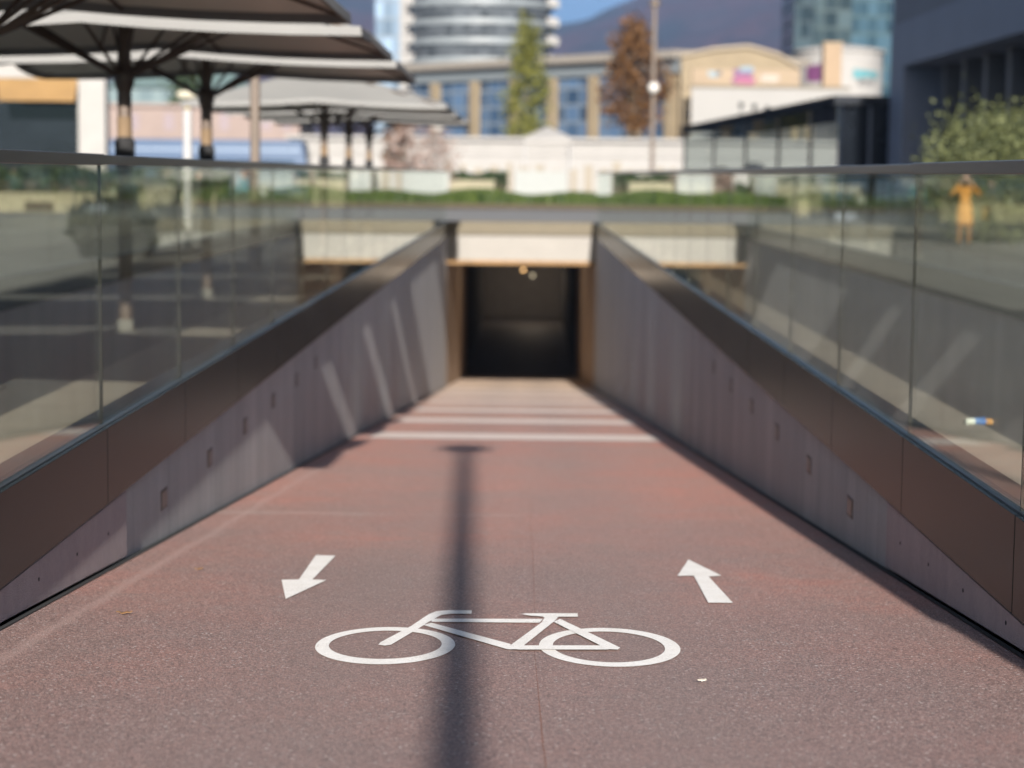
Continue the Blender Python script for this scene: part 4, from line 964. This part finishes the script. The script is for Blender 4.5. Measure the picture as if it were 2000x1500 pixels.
mb = MB(); crum(mb, -.032, .042, .030, 2); mb.build("blue_middle", mat("can_blue", (.05, .13, .33), .35, 0, .5, 60), root)
mb = MB(); crum(mb, .040, .088, .025, 3); mb.build("orange_end", mat("can_orange", (.42, .22, .05), .35, 0, .4, 50), root)
M_LEAF = mat("dry_leaf", (.20, .10, .025), .7, 0, .3, 30); M_BIT = mat("pale_scrap", (.55, .50, .42), .8)
for i, (px, py, w, rz, M, nm, lab) in enumerate(((243, 1199, .034, .2, M_LEAF, "fallen_leaf", "curled brown leaf on the path near the pinkish wall base"), (388, 1113, .024, .5, M_LEAF, "fallen_leaf", "small rusty leaf on the path between wall and painted arrow"), (1371, 1331, .017, .4, M_BIT, "paper_scrap", "tiny pale scrap on the path below the bicycle's rear wheel"))):
    p = onramp(px, py, .004); mb = MB(); n = 7
    vs = []
    for a in range(n):
        t = -1+2*a/(n-1); ww = w*(.35 if i < 2 else .8)*math.sqrt(max(.02, 1-t*t)); z = (.006*(t*t)+.003*math.sin(a*2.1))*(1 if i < 2 else .3)
        vs += [(t*w, -ww, z+.004), (t*w, ww, z+.005), (t*w, ww, z+.0065), (t*w, -ww, z+.0055)]
    fs = []
    for a in range(n-1):
        b_ = 4*a; fs += [(b_, b_+4, b_+5, b_+1), (b_+1, b_+5, b_+6, b_+2), (b_+2, b_+6, b_+7, b_+3), (b_+3, b_+7, b_+4, b_)]
    mb.add(vs, fs); o = mb.build(nm, M); o.location = p; o.rotation_euler = (-math.atan(SL), 0, rz); tag(o, lab, "leaf" if i < 2 else "litter")

# ------------------------------------------------------------------ light and sky
EL = math.atan(.349); AZ = .027
w = bpy.data.worlds.new("World"); sc.world = w; w.use_nodes = True; N = w.node_tree.nodes; L = w.node_tree.links
st = N.new("ShaderNodeTexSky"); st.sky_type = 'NISHITA'; st.sun_disc = False; st.sun_elevation = EL; st.sun_rotation = PI-AZ
st.air_density = 1.0; st.dust_density = 2.1; st.ozone_density = 1.3
tc = N.new("ShaderNodeTexCoord"); sx = N.new("ShaderNodeSeparateXYZ"); L.new(tc.outputs["Generated"], sx.inputs[0])
low = ramp2(N, L, sx.outputs[2], .06, .20, (.34, .70, 1.45), (1, 1, 1))     # clearer, bluer air low over the hills
skyc = mixc(N, L, 1.0, st.outputs[0], low, 'MULTIPLY')
L.new(skyc, N["Background"].inputs["Color"]); N["Background"].inputs["Strength"].default_value = .035
sun = bpy.data.lights.new("sun", 'SUN'); sun.energy = 5.0; sun.angle = R(.53); sun.color = (1.0, .94, .86)
so = bpy.data.objects.new("sun", sun); COL.objects.link(so)
dirn = Vector((-AZ, 1, -.349)); so.rotation_euler = dirn.to_track_quat('-Z', 'Y').to_euler(); so.location = (5, -20, 20)
vs_ = sc.view_settings; vs_.view_transform = 'Standard'; vs_.look = 'None'; vs_.gamma = 1; vs_.use_curve_mapping = False; vs_.exposure = 1.6
sc.render.engine = 'CYCLES'; cy = sc.cycles
cy.use_denoising = True; cy.max_bounces = 10; cy.diffuse_bounces = 3; cy.glossy_bounces = 5; cy.transparent_max_bounces = 40; cy.transmission_bounces = 4
cy.caustics_reflective = False; cy.caustics_refractive = False; cy.sample_clamp_indirect = 6; cy.blur_glossy = .5

# ------------------------------------------------------------------ hazy air
mb = MB(); mb.box(-1900, 1900, -350, 3400, -8, 560); hz = mb.build("haze", [])
Mz = bpy.data.materials.new("hazy_air"); Mz.use_nodes = True; N = Mz.node_tree.nodes; L = Mz.node_tree.links; N.clear()
o = N.new("ShaderNodeOutputMaterial"); pv = N.new("ShaderNodeVolumePrincipled"); pv.inputs["Density"].default_value = .00016; pv.inputs["Color"].default_value = (.46, .62, 1.0, 1); pv.inputs["Anisotropy"].default_value = .2
L.new(pv.outputs[0], o.inputs["Volume"]); hz.data.materials.append(Mz); hz["kind"] = "stuff"
